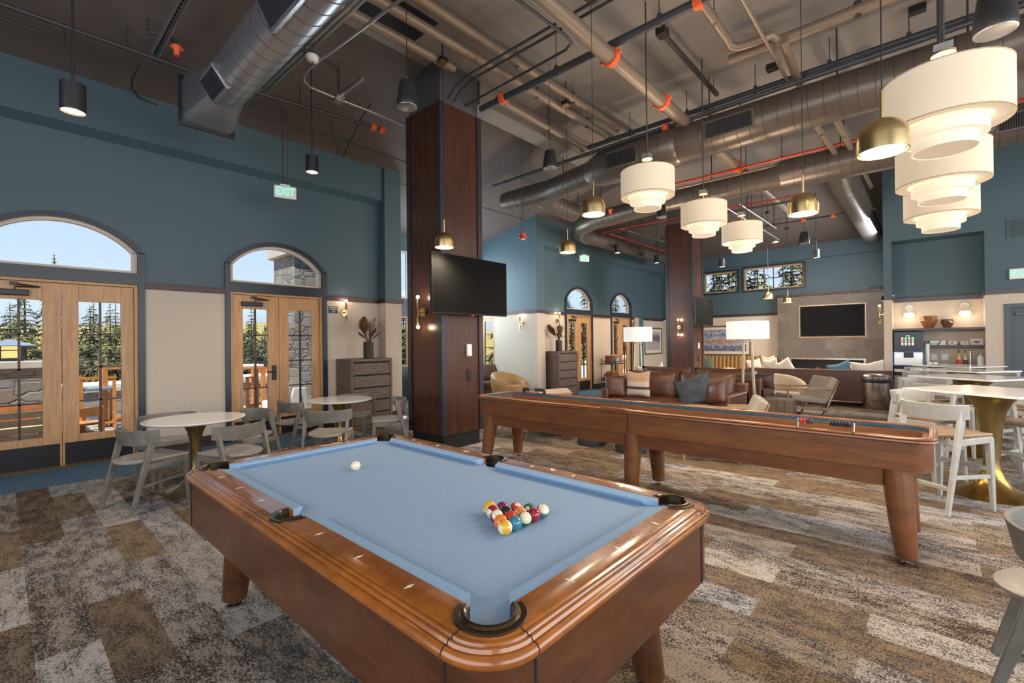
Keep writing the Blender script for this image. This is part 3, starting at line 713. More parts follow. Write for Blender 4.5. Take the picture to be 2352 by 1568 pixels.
# corner joints across the rail, apron, legs
for sx in (-1, 1):
    for sy in (-1, 1):
        for dx, dy in ((1, 0), (0, 1)):
            x0, y0 = sx*(HX-.0), sy*(HY-.0)
            pts = [(o, z+.0007) for o, z in pr[2:16]]
            m = MB()
            for (o0, z0), (o1, z1) in zip(pts[:-1], pts[1:]):
                if dx: m.bar((sx*(HX+o0), sy*(HY-.02), z0), (sx*(HX+o1), sy*(HY-.02), z1), .0025, .0012)
                else: m.bar((sx*(HX-.02), sy*(HY+o0), z0), (sx*(HX-.02), sy*(HY+o1), z1), .0025, .0012)
            if dx: m.bar((sx*(HX+.052), sy*(HY-.02), ZR+.0003), (sx*(HX+.088), sy*(HY-.02), ZR+.0005), .0025, .001)
            else: m.bar((sx*(HX-.02), sy*(HY+.052), ZR+.0003), (sx*(HX-.02), sy*(HY+.088), ZR+.0005), .0025, .001)
            m.build('joint', M['gap'], rails)
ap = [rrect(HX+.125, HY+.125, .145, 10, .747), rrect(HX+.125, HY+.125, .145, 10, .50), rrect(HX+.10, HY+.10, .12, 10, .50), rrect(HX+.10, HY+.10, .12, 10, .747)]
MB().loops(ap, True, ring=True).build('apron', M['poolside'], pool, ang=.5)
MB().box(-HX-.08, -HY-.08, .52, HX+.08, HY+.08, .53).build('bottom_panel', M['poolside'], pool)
for sx in (-1, 1):
    for sy in (-1, 1):
        MB().box(sx*(HX+.126)-.0015, sy*(HY-.03)-.004, .501, sx*(HX+.126)+.0015, sy*(HY-.03)+.004, .745).build('apron_joint', M['gap'], pool)
        m = MB(); m.box(sx*(HX-.03)-.004, sy*(HY+.126)-.0015, .501, sx*(HX-.03)+.004, sy*(HY+.126)+.0015, .745); m.build('apron_joint', M['gap'], pool)
        tx, ty, bx, by = sx*.47, sy*.97, sx*.50, sy*1.04
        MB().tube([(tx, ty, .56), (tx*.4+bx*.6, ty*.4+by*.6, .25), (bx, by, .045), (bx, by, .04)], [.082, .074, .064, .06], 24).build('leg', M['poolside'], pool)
        MB().lathe([(.0, .0), (.05, .0), (.05, .012), (.014, .018), (.014, .05)], 20, (bx, by, 0)).build('leg_leveler', M['steel'], pool)

# balls
def ball_mat(name, col, stripe, glitter=True):
    m, n, b = nodes(name)
    v = coords(n); sp = n.nodes.new('ShaderNodeSeparateXYZ'); n.links.new(v, sp.inputs[0])
    g = noise(n, v, 260, 2)
    c = ramp(n, g, [(.50, col), (.66, tuple(min(1, q*1.0+.0) for q in col)), (.72, tuple(q*.55+.22 for q in col))]) if glitter else None
    if stripe:
        a = math_(n, 'ABSOLUTE', sp.outputs['Z']); k = math_(n, 'GREATER_THAN', a, .0150)
        mx = n.nodes.new('ShaderNodeMix'); mx.data_type = 'RGBA'; n.links.new(k, mx.inputs['Factor'])
        if c: n.links.new(c, mx.inputs['A'])
        else: mx.inputs['A'].default_value = (*col, 1)
        mx.inputs['B'].default_value = (.80, .70, .50, 1); n.links.new(mx.outputs['Result'], b.inputs['Base Color'])
    elif c: n.links.new(c, b.inputs['Base Color'])
    else: b.inputs['Base Color'].default_value = (*col, 1)
    b.inputs['Roughness'].default_value = .12; b.inputs['Coat Weight'].default_value = .4
    return m
BC = {'yellow': (.72, .40, .035), 'blue': (.03, .20, .28), 'red': (.55, .035, .02), 'purple': (.16, .02, .10), 'orange': (.75, .20, .04), 'green': (.02, .13, .05), 'maroon': (.30, .012, .03), 'black': (.015, .017, .02)}
RB = .0286
def pool_ball(name, colname, stripe, pos, rot, label, num=None, nrot=None):
    mt = MATS.setdefault('ball '+colname+str(stripe), None) or ball_mat('ball '+colname+(' stripe' if stripe else ''), BC.get(colname, (.8, .72, .53)), stripe, colname not in ('yellow', 'orange', 'ivory'))
    MATS['ball '+colname+str(stripe)] = mt
    o = MB().ball((0, 0, 0), RB, n=28, m=18).build(name, mt, ang=3); o.location = pos; o.rotation_euler = rot
    tag(o, label, 'billiard ball', 'racked billiard balls' if colname != 'ivory' else None)
    if num:
        dv = (Matrix.Rotation(0, 3, 'X') @ V(*nrot)).normalized(); Rm = o.rotation_euler.to_matrix().inverted()
        q = (Rm @ dv).to_track_quat('Z', 'Y').to_matrix().to_4x4()
        n_ = 16; L = [[V(a*math.cos(2*PI*k/n_), a*math.sin(2*PI*k/n_), math.sqrt((RB+.0002)**2-a*a)) for k in range(n_)] for a in (.0085, .006, .003, .0005)]
        d_ = MB().loops(L, True, False, True).build('number_disc', M['ivory'], o); d_.matrix_local = q
        text('number', num, .010, M['black'], o, q @ Matrix.Translation((0, 0, RB-.0003)))
    return o
A, B, Cc = V(1.304, 1.229, .794), V(1.418, 1.425, .794), V(1.523, 1.224, .794)
cen = (A+B+Cc)/3; th0 = math.atan2(A.y-cen.y, A.x-cen.x); Rr = 4*2*RB*1.004/math.sqrt(3)
tri = [cen+V(math.cos(th0+s*2*PI/3), math.sin(th0+s*2*PI/3), 0)*Rr for s in range(3)]
Fr = tri[0]; Lf, Rt = sorted(tri[1:], key=lambda q: -q.y)
def rk(i, j): p = Fr + (Lf-Fr)*i/4 + (Rt-Fr)*j/4; return (p.x, p.y, ZC+RB)
TOW = (-.55, -.62, .5)
RK = [(0, 0, 'yellow', 1, 'yellow striped ball at the near corner of the rack', (1.35, .2, .9)), (1, 0, 'orange', 0, 'solid orange ball beside the yellow striped corner ball', (0, 0, 0)), (0, 1, 'blue', 0, 'solid blue glitter ball beside the near corner ball', (0, 0, 0)),
 (2, 0, 'purple', 1, 'purple striped ball showing its cream side, left edge of rack', (.55, -.62, .2)), (1, 1, 'red', 0, 'solid red ball in the middle of the rack', (0, 0, 0)), (0, 2, 'green', 1, 'green striped ball showing its cream side, right edge of rack', (.75, -.55, 0)),
 (3, 0, 'maroon', 1, 'maroon striped ball next to the far left yellow ball', (1.2, .5, 1.3)), (2, 1, 'black', 0, 'solid black ball inside the rack', (0, 0, 0)), (1, 2, 'orange', 1, 'orange striped ball inside the rack beside the red ball', (1.3, .3, 1.2)), (0, 3, 'maroon', 0, 'solid maroon ball on the right edge of the rack', (0, 0, 0)),
 (4, 0, 'yellow', 0, 'solid yellow ball at the far left corner of the rack', (0, 0, 0)), (3, 1, 'purple', 0, 'solid purple ball on the back edge of the rack', (0, 0, 0)), (2, 2, 'red', 1, 'red striped ball with eleven showing on back edge of rack', (1.2, 0, .9)), (1, 3, 'green', 0, 'solid green ball with number six up on back edge', (0, 0, 0)), (0, 4, 'blue', 1, 'blue striped ball at the far right corner of the rack', (.5, -.5, .4))]
for i, j, c, s, lb, ro in RK:
    num = {(2, 2): ('11', (-.2, -.35, .8)), (1, 3): ('6', (-.75, -.3, .55)), (3, 0): ('15', (-.9, -.1, -.1)), (4, 0): ('1', (-.95, .1, -.25))}.get((i, j))
    pool_ball('billiard_ball', c, s, rk(i, j), ro, lb, *(num or ()))
cb = pool_ball('cue_ball', 'ivory', 0, (1.395, 2.51, ZC+RB), (0, 0, 0), 'cream cue ball alone at the far end of the pool table')
dv = V(-.42, -.62, .55).normalized(); q = dv.to_track_quat('Z', 'Y').to_matrix().to_4x4()
dd = MB().lathe([(.0014, RB-.0001), (.0005, RB+.0001)], 10, (0, 0, 0), True, True).build('dot', M['black'], cb); dd.matrix_local = q

# ---------------------------------------------------------------- shuffleboard table
SX, SY = 4.36, 2.15
sh = thing('shuffleboard_table', 'long walnut shuffleboard table with slate felt gutters', 'shuffleboard table', (SX, SY, 0))
hx, hy, zt = .345, 2.155, .85
pr2 = [(-.044, .70), (-.044, zt-.004), (-.040, zt), (-.012, zt), (-.004, zt-.004), (.0, zt-.012), (-.006, zt-.018), (.004, zt-.022), (.006, zt-.032), (-.004, zt-.040), (-.03, zt-.042), (-.03, .70)]
L = [rrect(hx+o, hy+o, max(.03, .14+o), 8, z) for o, z in pr2]
MB().loops(L, True, ring=True).build('top_rail', M['shufwood'], sh, ang=.9)
L = [rrect(hx-.02, hy-.02, .13, 8, .8075), rrect(hx-.02, hy-.02, .13, 8, .62), rrect(hx-.08, hy-.08, .08, 8, .62), rrect(hx-.08, hy-.08, .08, 8, .8075)]
MB().loops(L, True, ring=True).build('cabinet', M['shufwood'], sh, ang=.5)
L = [rrect(hx-.0445, hy-.0445, .095, 8, zt-.012), rrect(hx-.0445, hy-.0445, .095, 8, .66)]
MB().loops(L, True, False, True).build('gutter_felt', M['shuffelt'], sh)
MB().box(-.2, -hy+.2, .66, .2, hy-.2, .725).build('playfield', M['board'], sh, bevel=.008)
m = MB(); m.box(-hx+.05, -hy+.28, .50, -hx+.09, hy-.28, .62); m.box(hx-.09, -hy+.28, .50, hx-.05, hy-.28, .62); m.build('lower_apron', M['shufwood'], sh)
m = MB().box(-hx+.014, .03, .622, -hx+.0205, .034, .806); m.build('joint', M['gap'], sh)
for y in (-hy+.21, .02, hy-.21):
    for s in (-1, 1):
        dy = -.05 if y < -.5 else (.05 if y > .5 else 0)
        MB().tube([(s*.235, y, .63), (s*.27, y+dy*.5, .3), (s*.30, y+dy, .05), (s*.30, y+dy, .045)], [.088, .076, .062, .058], 22).build('leg', M['shufwood'], sh)
        MB().lathe([(.0, .0), (.034, .0), (.034, .008), (.008, .014), (.008, .05)], 16, (s*.30, y+dy, 0)).build('leg_leveler', M['steel'], sh)
m = MB().box(hx-.085, -hy+.27, zt-.0, hx-.068, -hy+.45, zt+.006); m.build('side_rest', M['shufwood'], sh, bevel=.003)
MB().box(-hx+.01, .05, zt, -hx+.045, .33, zt+.006).build('joint_plate', M['shufwood'], sh, bevel=.002)
def scorer(label, loc, rz, red):
    t = thing('bead_scorer', label, 'score counter', loc, rz)
    for s in (-1, 1):
        MB().prism([(-.035, 0), (.035, 0), (.012, .062), (-.012, .062)], s*.17-.006, s*.17+.006, lambda x, z, y: V(x, y, z)).build('bracket', M['steel'] if red else M['black'], t, bevel=.003)
    MB().tube([(0, -.17, .045), (0, .17, .045)], .004, 8).build('rod', M['black'], t)
    for k in range(11):
        y = (.15-.022*k) if k < 4 else (-.145+.019*(10-k))
        MB().ball((0, y, .045), .024, .0085, .024, 14, 8).build('bead', M['red'] if (red and k < 2) else M['black'], t)
scorer('bead scorer with red and black beads on near shuffleboard rail', (4.045, .60, zt), 0, True)
scorer('black bead scorer at the far end of shuffleboard rail', (4.66, 3.86, zt), 0, False)
t = thing('shuffleboard_puck', 'red shuffleboard puck lying near the right end of the table', 'puck', (4.22, .24, .725))
MB().lathe([(.0, 0), (.028, 0), (.029, .004), (.029, .012), (.026, .016)], 24).build('base', M['steel'], t); MB().lathe([(.020, .016), (.019, .022), (.001, .024)], 20).build('cap', M['red'], t)

# ---------------------------------------------------------------- round cafe tables and chairs
def cafe_table(label, x, y, rad):
    t = thing('cafe_table', label, 'table', (x, y, 0), 0, 'round cafe tables')
    MB().lathe([(0, .715), (rad-.03, .715), (rad-.004, .728), (rad, .736), (rad-.003, .74), (0, .74)], 56).build('table_top', M['quartz'], t, ang=.9)
    MB().lathe([(.30, 0), (.30, .008), (.25, .022), (.15, .062), (.075, .14), (.052, .24), (.047, .38), (.052, .50), (.072, .60), (.105, .67), (.135, .705), (.14, .715)], 40).build('pedestal', M['brass'], t)
cafe_table('round white cafe table nearest the near glazed doors', 1.39, 5.79, .46)
cafe_table('round white cafe table in front of the near chest', 3.20, 6.18, .44)

def chair_parts(t, seat_z, back_z, wood, seatw, high=False):
    k = seat_z/.455
    w = .235
    fx, rx = .19, -.30
    # rear legs run from a splayed foot up to the back rest
    for s in (-1, 1):
        top = V(-.105 if not high else -.14, s*.245, back_z-.02); foot = V(rx, s*.235, 0)
        MB().bar(foot, top, .032, .034, .034, .060, up=(1, 0, .35)).build('rear_leg', wood, t, bevel=.006)
        MB().bar((fx, s*.20, seat_z-.03), (fx+.02, s*.215, 0), .055, .045, .030, .030, up=(1, 0, 0)).build('front_leg', wood, t, bevel=.006)
    # side rails
        MB().bar((fx+.02, s*.205, seat_z-.045), (-.20+.02*(1-k), s*.24, seat_z-.055), .028, .055).build('side_rail', wood, t, bevel=.005)
    # seat: square front, rounded rear, slightly dished
    out = [(.215, -.205), (.22, .205)]
    pts = [(.215, -.215), (.222, -.15), (.222, .15), (.215, .215)]
    for q in range(13):
        a = math.radians(90+180*q/12); pts.append((-.06+.235*math.cos(a)*1.0, .222*math.sin(a)))
    n = len(pts); Ls = []
    for sc_, z in ((.955, seat_z-.028), (1, seat_z-.016), (1, seat_z-.004), (.975, seat_z+.002), (.6, seat_z-.006), (.25, seat_z-.010)):
        Ls.append([V(.02+(x-.02)*sc_, y*sc_, z+(.008*abs(y/.22)**2 if sc_ > .5 else 0)) for x, y in pts])
    MB().loops(Ls, True, True, True).build('seat', seatw, t, ang=.8)
    # curved back rest
    Ls = []; off = .035 if high else 0
    for q in range(21):
        a = math.radians(-78+156*q/20)
        cx_, cy_ = -.045-.205*math.cos(a)-off, .285*math.sin(a)
        nx, ny = -math.cos(a), math.sin(a); e_ = math.cos(a)
        lo, hi = back_z-.145+.03*(1-e_), back_z
        Ls.append([V(cx_+nx*.009, cy_+ny*.009, hi), V(cx_-nx*.009, cy_-ny*.009, hi), V(cx_-nx*.012+.03*e_, cy_-ny*.012, lo), V(cx_+nx*.008+.03*e_, cy_+ny*.008, lo)])
    MB().loops(Ls, True, True, True).build('backrest', wood, t, bevel=.004, ang=.8)
def dining_chair(label, x, y, deg):
    t = thing('dining_chair', label, 'chair', (x, y, 0), math.radians(deg), 'grey wood cafe chairs')
    chair_parts(t, .455, .735, M['chairwood'], M['seatwood'])
    for s in (-1, 1): MB().bar((.195, s*.205, .26), (-.225, s*.24, .235), .022, .024).build('stretcher', M['chairwood'], t, bevel=.004)
    return t
CH = [('grey wood chair nearest the camera at the near round table', .98, 5.59, 19.6), ('grey wood chair behind the pool table corner, at the near round table', 1.57, 5.22, 111), ('grey wood chair on the door side right of the near round table', 1.96, 5.99, 196), ('grey wood chair by the wall behind the near round table', 1.28, 6.34, 275),
      ('grey wood chair on the left of the far round table', 2.79, 6.55, 8), ('grey wood chair with its back to us at the far round table', 2.68, 5.42, 47), ('grey wood chair to the right of the far round table, near the column', 3.68, 5.72, 150), ('grey wood chair between the far round table and the chest', 3.62, 6.52, 222)]
c0 = None
for lb, x, y, a in CH:
    if c0 is None: c0 = dining_chair(lb, x, y, a)
    else: dup(c0, (x, y, 0), math.radians(a), lb)

# ---------------------------------------------------------------- bar tables and stools
def bar_table(label, x, y):
    t = thing('bar_table', label, 'table', (x, y, 0), 0, 'square bar tables')
    s = .44; m = MB(); a0 = math.radians(11)
    L = [[V(q*math.cos(a0+PI/2*k), q*math.sin(a0+PI/2*k), z) for k in range(4)] for q, z in ((.645, .978), (.66, .980), (.66, 1.0))]
    L[0] = [p*1 for p in L[0]]
    m.loops(L, True, True, True).build('table_top', M['quartz'], t, bevel=.003)
    MB().lathe([(.28, .978), (.275, .972), (.215, .955), (.15, .90), (.105, .80), (.08, .66), (.066, .48), (.06, .35), (.065, .26), (.09, .17), (.15, .09), (.25, .035), (.31, .012), (.325, .006), (.325, 0)], 44).build('pedestal', [M['brass'], M['bronze']], t)
    p = [o for o in C.objects if o.parent == t and o.name.startswith('pedestal')][0]
    for f_ in p.data.polygons:
        if f_.center.z < .30: f_.material_index = 1
    return t
def bar_stool(label, x, y, deg):
    t = thing('bar_stool', label, 'bar stool', (x, y, 0), math.radians(deg), 'whitewashed bar stools')
    chair_parts(t, .665, .935, M['stoolwood'], M['stoolseat'], True)
    for s in (-1, 1):
        for z in (.30,): MB().bar((.205, s*.207, z), (-.30+.19*z/.9, s*.237, z+.02), .022, .034).build('side_stretcher', M['stoolwood'], t, bevel=.004)
    MB().bar((.205, -.205, .36), (.205, .205, .36), .024, .040).build('foot_rail', M['stoolwood'], t, bevel=.004)
    MB().bar((-.26, -.237, .22), (-.26, .237, .22), .022, .036).build('rear_stretcher', M['stoolwood'], t, bevel=.004)
    MB().bar((-.185, -.237, .60), (-.185, .237, .60), .024, .05).build('rear_apron', M['stoolwood'], t, bevel=.004)
    return t
BT = [(6.39, -.39), (8.55, -.36), (10.35, -.33), (11.95, -.30)]
ordn = ['nearest', 'second', 'third', 'farthest']
b0 = s0 = None
for k, (x, y) in enumerate(BT):
    lb = ('white square bar table nearest the shuffleboard table', 'second white square bar table from the shuffleboard', 'third white square bar table, before the coffee niche', 'white square bar table right in front of the coffee niche')[k]
    if b0 is None: b0 = bar_table(lb, x, y)
    else: dup(b0, (x, y, 0), 0, lb)
    for q, (ang, side) in enumerate(((146, 'shuffleboard side'), (56, 'lounge side'), (-34, 'far right side'), (-124, 'near right side'))):
        a = math.radians(ang); px, py = x+.56*math.cos(a), y+.56*math.sin(a); fa = ang+180
        if k == 0 and q == 0: px, py, fa = 5.75, -.06, -38
        if k == 3 and q == 2: continue
        if k == 0 and q == 3: continue
        lb = 'whitewashed bar stool on the %s of the %s bar table' % (side, ordn[k])
        if s0 is None: s0 = bar_stool(lb, px, py, fa)
        else: dup(s0, (px, py, 0), math.radians(fa), lb)
lc = dup(c0, (2.92, -.47, 0), math.radians(-96), 'pale chair cut off by the right edge of the picture'); lc['group'] = 'grey wood cafe chairs'

# ---------------------------------------------------------------- chests, vases
def chest(label, x0, x1, yb, yf, h):
    w = x1-x0; dp = yb-yf; t = thing('chest_of_drawers', label, 'chest', ((x0+x1)/2, yf, 0)); a = w/2
    m = MB(); m.box(-a, 0, 0, -a+.05, dp, h-.05); m.box(a-.05, 0, 0, a, dp, h-.05); m.box(-a, 0, h-.05, a, dp, h); m.box(-a+.05, .03, .02, a-.05, dp-.02, h-.05); m.box(-a+.05, 0, 0, a-.05, .03, .05)
    m.build('body', M['chestwood'], t, bevel=.004)
    n = 5; z = .06; dh = (h-.06-.06)/n
    for k in range(n):
        MB().box(-a+.056, .004, z+k*dh+.004, a-.056, .03, z+(k+1)*dh-.022).build('drawer', M['chestwood'], t, bevel=.003)
        MB().box(-a+.052, .016, z+(k+1)*dh-.02, a-.052, .031, z+(k+1)*dh+.003).build('finger_gap', M['gap'], t)
    return t
chest('weathered oak chest of drawers against the near left wall', 4.11, 4.94, 8.05, 7.52, 1.245)
chest('weathered oak chest of drawers by the alcove corner', 10.15, 11.05, 8.05, 7.52, 1.26)
def plume(m, p0, p1, w, n, dens, rng):
    p0, p1 = Vector(p0), Vector(p1); ax = (p1-p0); t = ax.normalized(); a = t.cross(V(.3, .9, .1)).normalized(); b = t.cross(a)
    for k in range(dens):
        q = rng.random(); c = p0+ax*q; an = rng.random()*2*PI; L = w*(math.sin(PI*min(1, q*.85+.12)))*(.6+.6*rng.random())
        dr = a*math.cos(an)+b*math.sin(an); e_ = c+dr*L+t*L*1.1+V(0, 0, -L*.3)
        sd = t.cross(dr).normalized()*.0022
        m.add([c-sd, c+sd, c*.4+e_*.6+sd*1.2, e_, c*.4+e_*.6-sd*1.2], [(0, 1, 2, 3, 4)])
def vase(label, x, y, z, seed, lean, g):
    t = thing('vase_of_pampas', label, 'vase', (x, y, z), 0)
    prof = [(0, .0), (.085, 0)]
    for k in range(24):
        zz = .008+.29*k/23; prof += [(.088, zz), (.091, zz+.006)]
    prof += [(.086, .305), (.078, .302), (.076, .22), (0, .21)]
    MB().lathe(prof, 40).build('vase', M['vase'], t, ang=1.2)
    rng = random.Random(seed); cols = ['pampas', 'pampaslight', 'pampasdark']
    for k, (dx, dy, h, w, c) in enumerate(lean):
        m = MB(); tip = (dx, dy, .30+h); mid = (dx*.45, dy*.45, .30+h*.42)
        m.tube([(dx*.05, dy*.05, .22), mid, tip], [.004, .003, .001], 6)
        plume(m, mid, tip, w, 8, 900 if c < 2 else 220, rng); m.build('plume' if c < 2 else 'dried_stem', M[cols[c]], t, ang=3)
    for k in range(26):
        an = rng.random()*2*PI; q = .06+.18*rng.random(); h = .12+.26*rng.random(); m = MB() if k % 7 == 0 else m
        m.tube([(0, 0, .25), (q*.5*math.cos(an), q*.5*math.sin(an), .30+h*.6), (q*math.cos(an), q*math.sin(an), .30+h)], [.003, .002, .001], 5)
        for j in range(6):
            qq = .5+.5*j/6; m.ball((q*qq*math.cos(an), q*qq*math.sin(an), .30+h*qq), .007, .007, .012, 6, 4)
        if k % 7 == 6 or k == 25: m.build('dried_stem', M['pampasdark'], t, ang=3)
    if g:
        m = MB().tube([(0, 0, .25), (-.02, -.05, .46)], .003, 6); m.ball((-.02, -.05, .475), .03, .03, .022); m.build('seed_head', M['pampaslight'], t)
vase('dark ribbed vase of russet and cream pampas on the near chest', 4.58, 7.74, 1.245, 3, [(-.12, .0, .43, .10, 0), (-.07, .03, .47, .09, 0), (-.15, -.02, .36, .085, 0), (.09, .02, .38, .10, 1), (.06, .05, .34, .085, 1), (.14, .0, .46, .045, 2), (.17, .02, .26, .05, 2), (-.2, 0, .18, .03, 2)], True)
vase('dark vase of leaning russet pampas on the chest by the alcove', 10.48, 7.76, 1.26, 5, [(-.42, .05, .42, .10, 0), (-.36, .0, .35, .09, 0), (-.25, .05, .30, .08, 0), (.06, .0, .40, .12, 0), (.10, .03, .36, .11, 0), (-.05, .0, .18, .06, 2), (.12, 0, .16, .05, 2)], False)

# ---------------------------------------------------------------- sofas and cushions
def seat_block(m, x0, y0, z0, x1, y1, z1): m.box(x0, y0, z0, x1, y1, z1)
def sofa(label, x, y, w, dp, rz, mat, cushions=3, back_h=.80, arm_h=.62, seat_h=.44, arms=True, frame=.08):
    """local: faces +x, width along y, origin at centre of the rear bottom edge"""
    t = thing('sofa', label, 'sofa', (x, y, 0), math.radians(rz)); h = w/2; aw = .14 if arms else 0
    MB().box(.02, -h+.01, .13, dp-.02, h-.01, .30).build('base', mat, t, bevel=.02)
    MB().box(0, -h, .12, .16, h, back_h-frame).build('back_frame', mat, t, bevel=.025, seg=3)
    if arms:
        for s in (-1, 1): MB().box(0.02, s*h-(aw if s > 0 else 0), .12, dp, s*h+(aw if s < 0 else 0), arm_h).build('arm', mat, t, bevel=.022, seg=3)
    cw = (w-2*aw)/cushions
    for k in range(cushions):
        y0 = -h+aw+cw*k
        MB().box(.17, y0+.006, .30, dp-.02, y0+cw-.006, seat_h+.02).build('seat_cushion', mat, t, bevel=.045, seg=4)
        T = Matrix.Translation((.25, y0+cw/2, (seat_h+back_h)/2+.03-(.09 if frame <= 0 else 0))) @ Matrix.Rotation(PI/2, 4, 'Z') @ Matrix.Rotation(-.20, 4, 'X')
        MB().pillow(cw*.99, back_h-seat_h+.13, .24, T, 12, .03).build('back_cushion', mat, t, ang=2.2, merge=True)
    m = MB()
    for a in (.08, dp-.08):
        for b in (-h+.08, h-.08): m.box(a-.025, b-.025, 0, a+.025, b+.025, .13)
    m.build('feet', M['black'], t)
    return t
def cushion_(label, mat, x, y, z, w, h, th, rz, tilt, roll=0, chop=.0, band=None):
    T = Matrix.Translation((0, 0, h/2)); o = MB().pillow(w, h, th, Matrix(), 12, .09, chop).build('throw_pillow', mat, ang=2.2, merge=True)
    o.matrix_world = Matrix.Translation((x, y, z)) @ RZ(math.radians(rz)) @ Matrix.Rotation(math.radians(tilt), 4, 'X') @ Matrix.Rotation(math.radians(roll), 4, 'Y')
    return tag(o, label, 'pillow')
nearsofa = sofa('brown leather sofa facing the shuffleboard table', 8.80, 3.58, 2.34, 1.05, 180, M['leather'], 2, .84)
sofa('brown leather sofa back to back with the shuffleboard one', 9.25, 3.62, 2.56, .95, 0, M['leather'], 2, .88)
# pillow width axis is local x, thickness local y: rz=90 faces -x/+x
def striped_mat():
    m, n, b = nodes('beige striped cushion'); sp = n.nodes.new('ShaderNodeSeparateXYZ'); n.links.new(coords(n), sp.inputs[0])
    z = math_(n, 'ADD', math_(n, 'MULTIPLY', sp.outputs['Z'], 1.9), .5)
    z = math_(n, 'ADD', z, math_(n, 'MULTIPLY', math_(n, 'SUBTRACT', noise(n, coords(n), 90, 2), .5), .06))
    n.links.new(ramp(n, z, [(0, (.60, .49, .40)), (.30, (.62, .52, .44)), (.34, (.06, .05, .05)), (.40, (.06, .05, .05)), (.44, (.62, .52, .44)), (.58, (.60, .50, .42)), (.62, (.52, .33, .20)), (1, (.52, .33, .20))]), b.inputs['Base Color'])
    b.inputs['Roughness'].default_value = .95; bump(n, b, noise(n, coords(n), 90, 2), .004); return m
cushion_('beige woven pillow with a black stripe on the brown sofa', striped_mat(), 7.98, 4.10, .715, .50, .50, .17, 90, 0, 0, .10)
bk = cushion_('slate velvet pillow slumped on the brown leather sofa', M['pilgrey'], 7.92, 3.02, .655, .62, .52, .20, 98, 16, 22, 0)
cushion_('small brown leather pillow leaning on the right sofa arm', M['leather'], 7.86, 2.66, .66, .42, .40, .17, 60, 14, 12, .12)
cushion_('brown leather pillow at the left end of the brown sofa', M['leather'], 7.88, 4.52, .66, .42, .42, .16, 110, 12, 0, .0)
cushion_('pale blue pillow on the far side of the back to back sofas', plain('pale blue cushion', (.42, .47, .52), .95), 9.75, 2.72, .70, .46, .46, .15, 80, -14, 0, .1)
cushion_('dark leather bolster pillow on the arm of the far facing sofa', M['leatherdark'], 9.70, 2.40, .74, .36, .30, .2, 88, -5, 0, 0)

def tub_chair(label, x, y, rz, mat, sc_=1.0, top=.74):
    t = thing('tub_chair', label, 'armchair', (x, y, 0), math.radians(rz))
    Ls = []; n = 26
    for q in range(n+1):
        a = math.radians(-128+256*q/n); e_ = (1+math.cos(a*.70))/2      # low arms, high back at a=0 (back is -x)
        Rr = .40*sc_; hi = .42+(top-.42)*max(0, math.cos(a*.62))**1.1; 
        ca, sa = -math.cos(a), math.sin(a); out = .05*e_
        pts = [(Rr*.80, .16), (Rr*.93+out*.3, .12), (Rr+out, hi*.6), (Rr+out+.01, hi-.06), (Rr-.02+out, hi-.005), (Rr-.07+out*.6, hi), (Rr-.12+out*.3, hi-.05), (Rr*.70, .36)]
        Ls.append([V(ca*p, sa*p*1.02, z) for p, z in pts])
    MB().loops(Ls, True, True, True).build('shell', mat, t, ang=1.3)
    MB().lathe([(.0, .22), (.30*sc_, .22), (.335*sc_, .26), (.335*sc_, .40), (.30*sc_, .43), (0, .435)], 32, (.05, 0, 0)).build('seat_cushion', mat, t, ang=1.2)
    MB().lathe([(0, 0), (.20, 0), (.20, .03), (.05, .05), (.05, .20), (.22, .22)], 24).build('swivel_base', M['black'], t)
    return t
tub_chair('caramel tub chair in the alcove by the pale end wall', 8.75, 8.00, -85, M['tan'], 1.15, .76)
tub_chair('cream tub chair between the brown sofas and the long sofa', 11.0, 2.40, 210, M['creamleather'], 1.1, .78)
tub_chair('cream tub chair whose back peeks over the brown sofas', 11.4, 4.05, 55, M['creamleather'], 1.05, .80)
tub_chair('dark caramel tub chair beside the far cream tub chair', 13.0, 4.35, 60, M['tan'], 1.05, .80)
tub_chair('cream tub chair left of the far column', 12.0, 5.75, -60, M['creamleather'], 1.0, .84)
cushion_('pale pillow tipped in the cream tub chair left of the column', M['pilcream'], 11.85, 5.45, .70, .42, .42, .14, 30, 10, 30)
tub_chair('caramel tub chair by the fireplace, left one', 15.9, 3.6, 170, M['tan'], 1.0, .80)
tub_chair('caramel tub chair by the fireplace, right one', 15.6, 1.5, 190, M['tan'], 1.05, .80)

ls = sofa('long dark brown leather sofa with its back to us before the fireplace', 12.75, 2.10, 2.85, 1.05, 0, M['leatherdark'], 3, .82, .62, frame=0)
for k in range(1, 9): y = -1.425+2.85*k/9; MB().box(-.004, y-.004, .14, .004, y+.004, .80).build('back_seam', M['leather'], ls)
cushion_('cream pillow wide across the right end of the long sofa', M['pilcream'], 13.05, 1.12, .80, .62, .46, .16, 95, -12, 6, .22)
cushion_('steel blue pillow left of the cream one on the long sofa', M['pilblue'], 13.05, 1.62, .76, .46, .46, .15, 100, -10, 18, .12)
cushion_('grey pillow standing at the left end of the long sofa', M['pilcream'], 13.15, 3.08, .82, .36, .46, .14, 80, -6, 10, .1)
cushion_('second pale pillow at the left end of the long sofa', M['pilcream'], 13.15, 2.80, .80, .46, .42, .14, 95, -10, 28, .1)
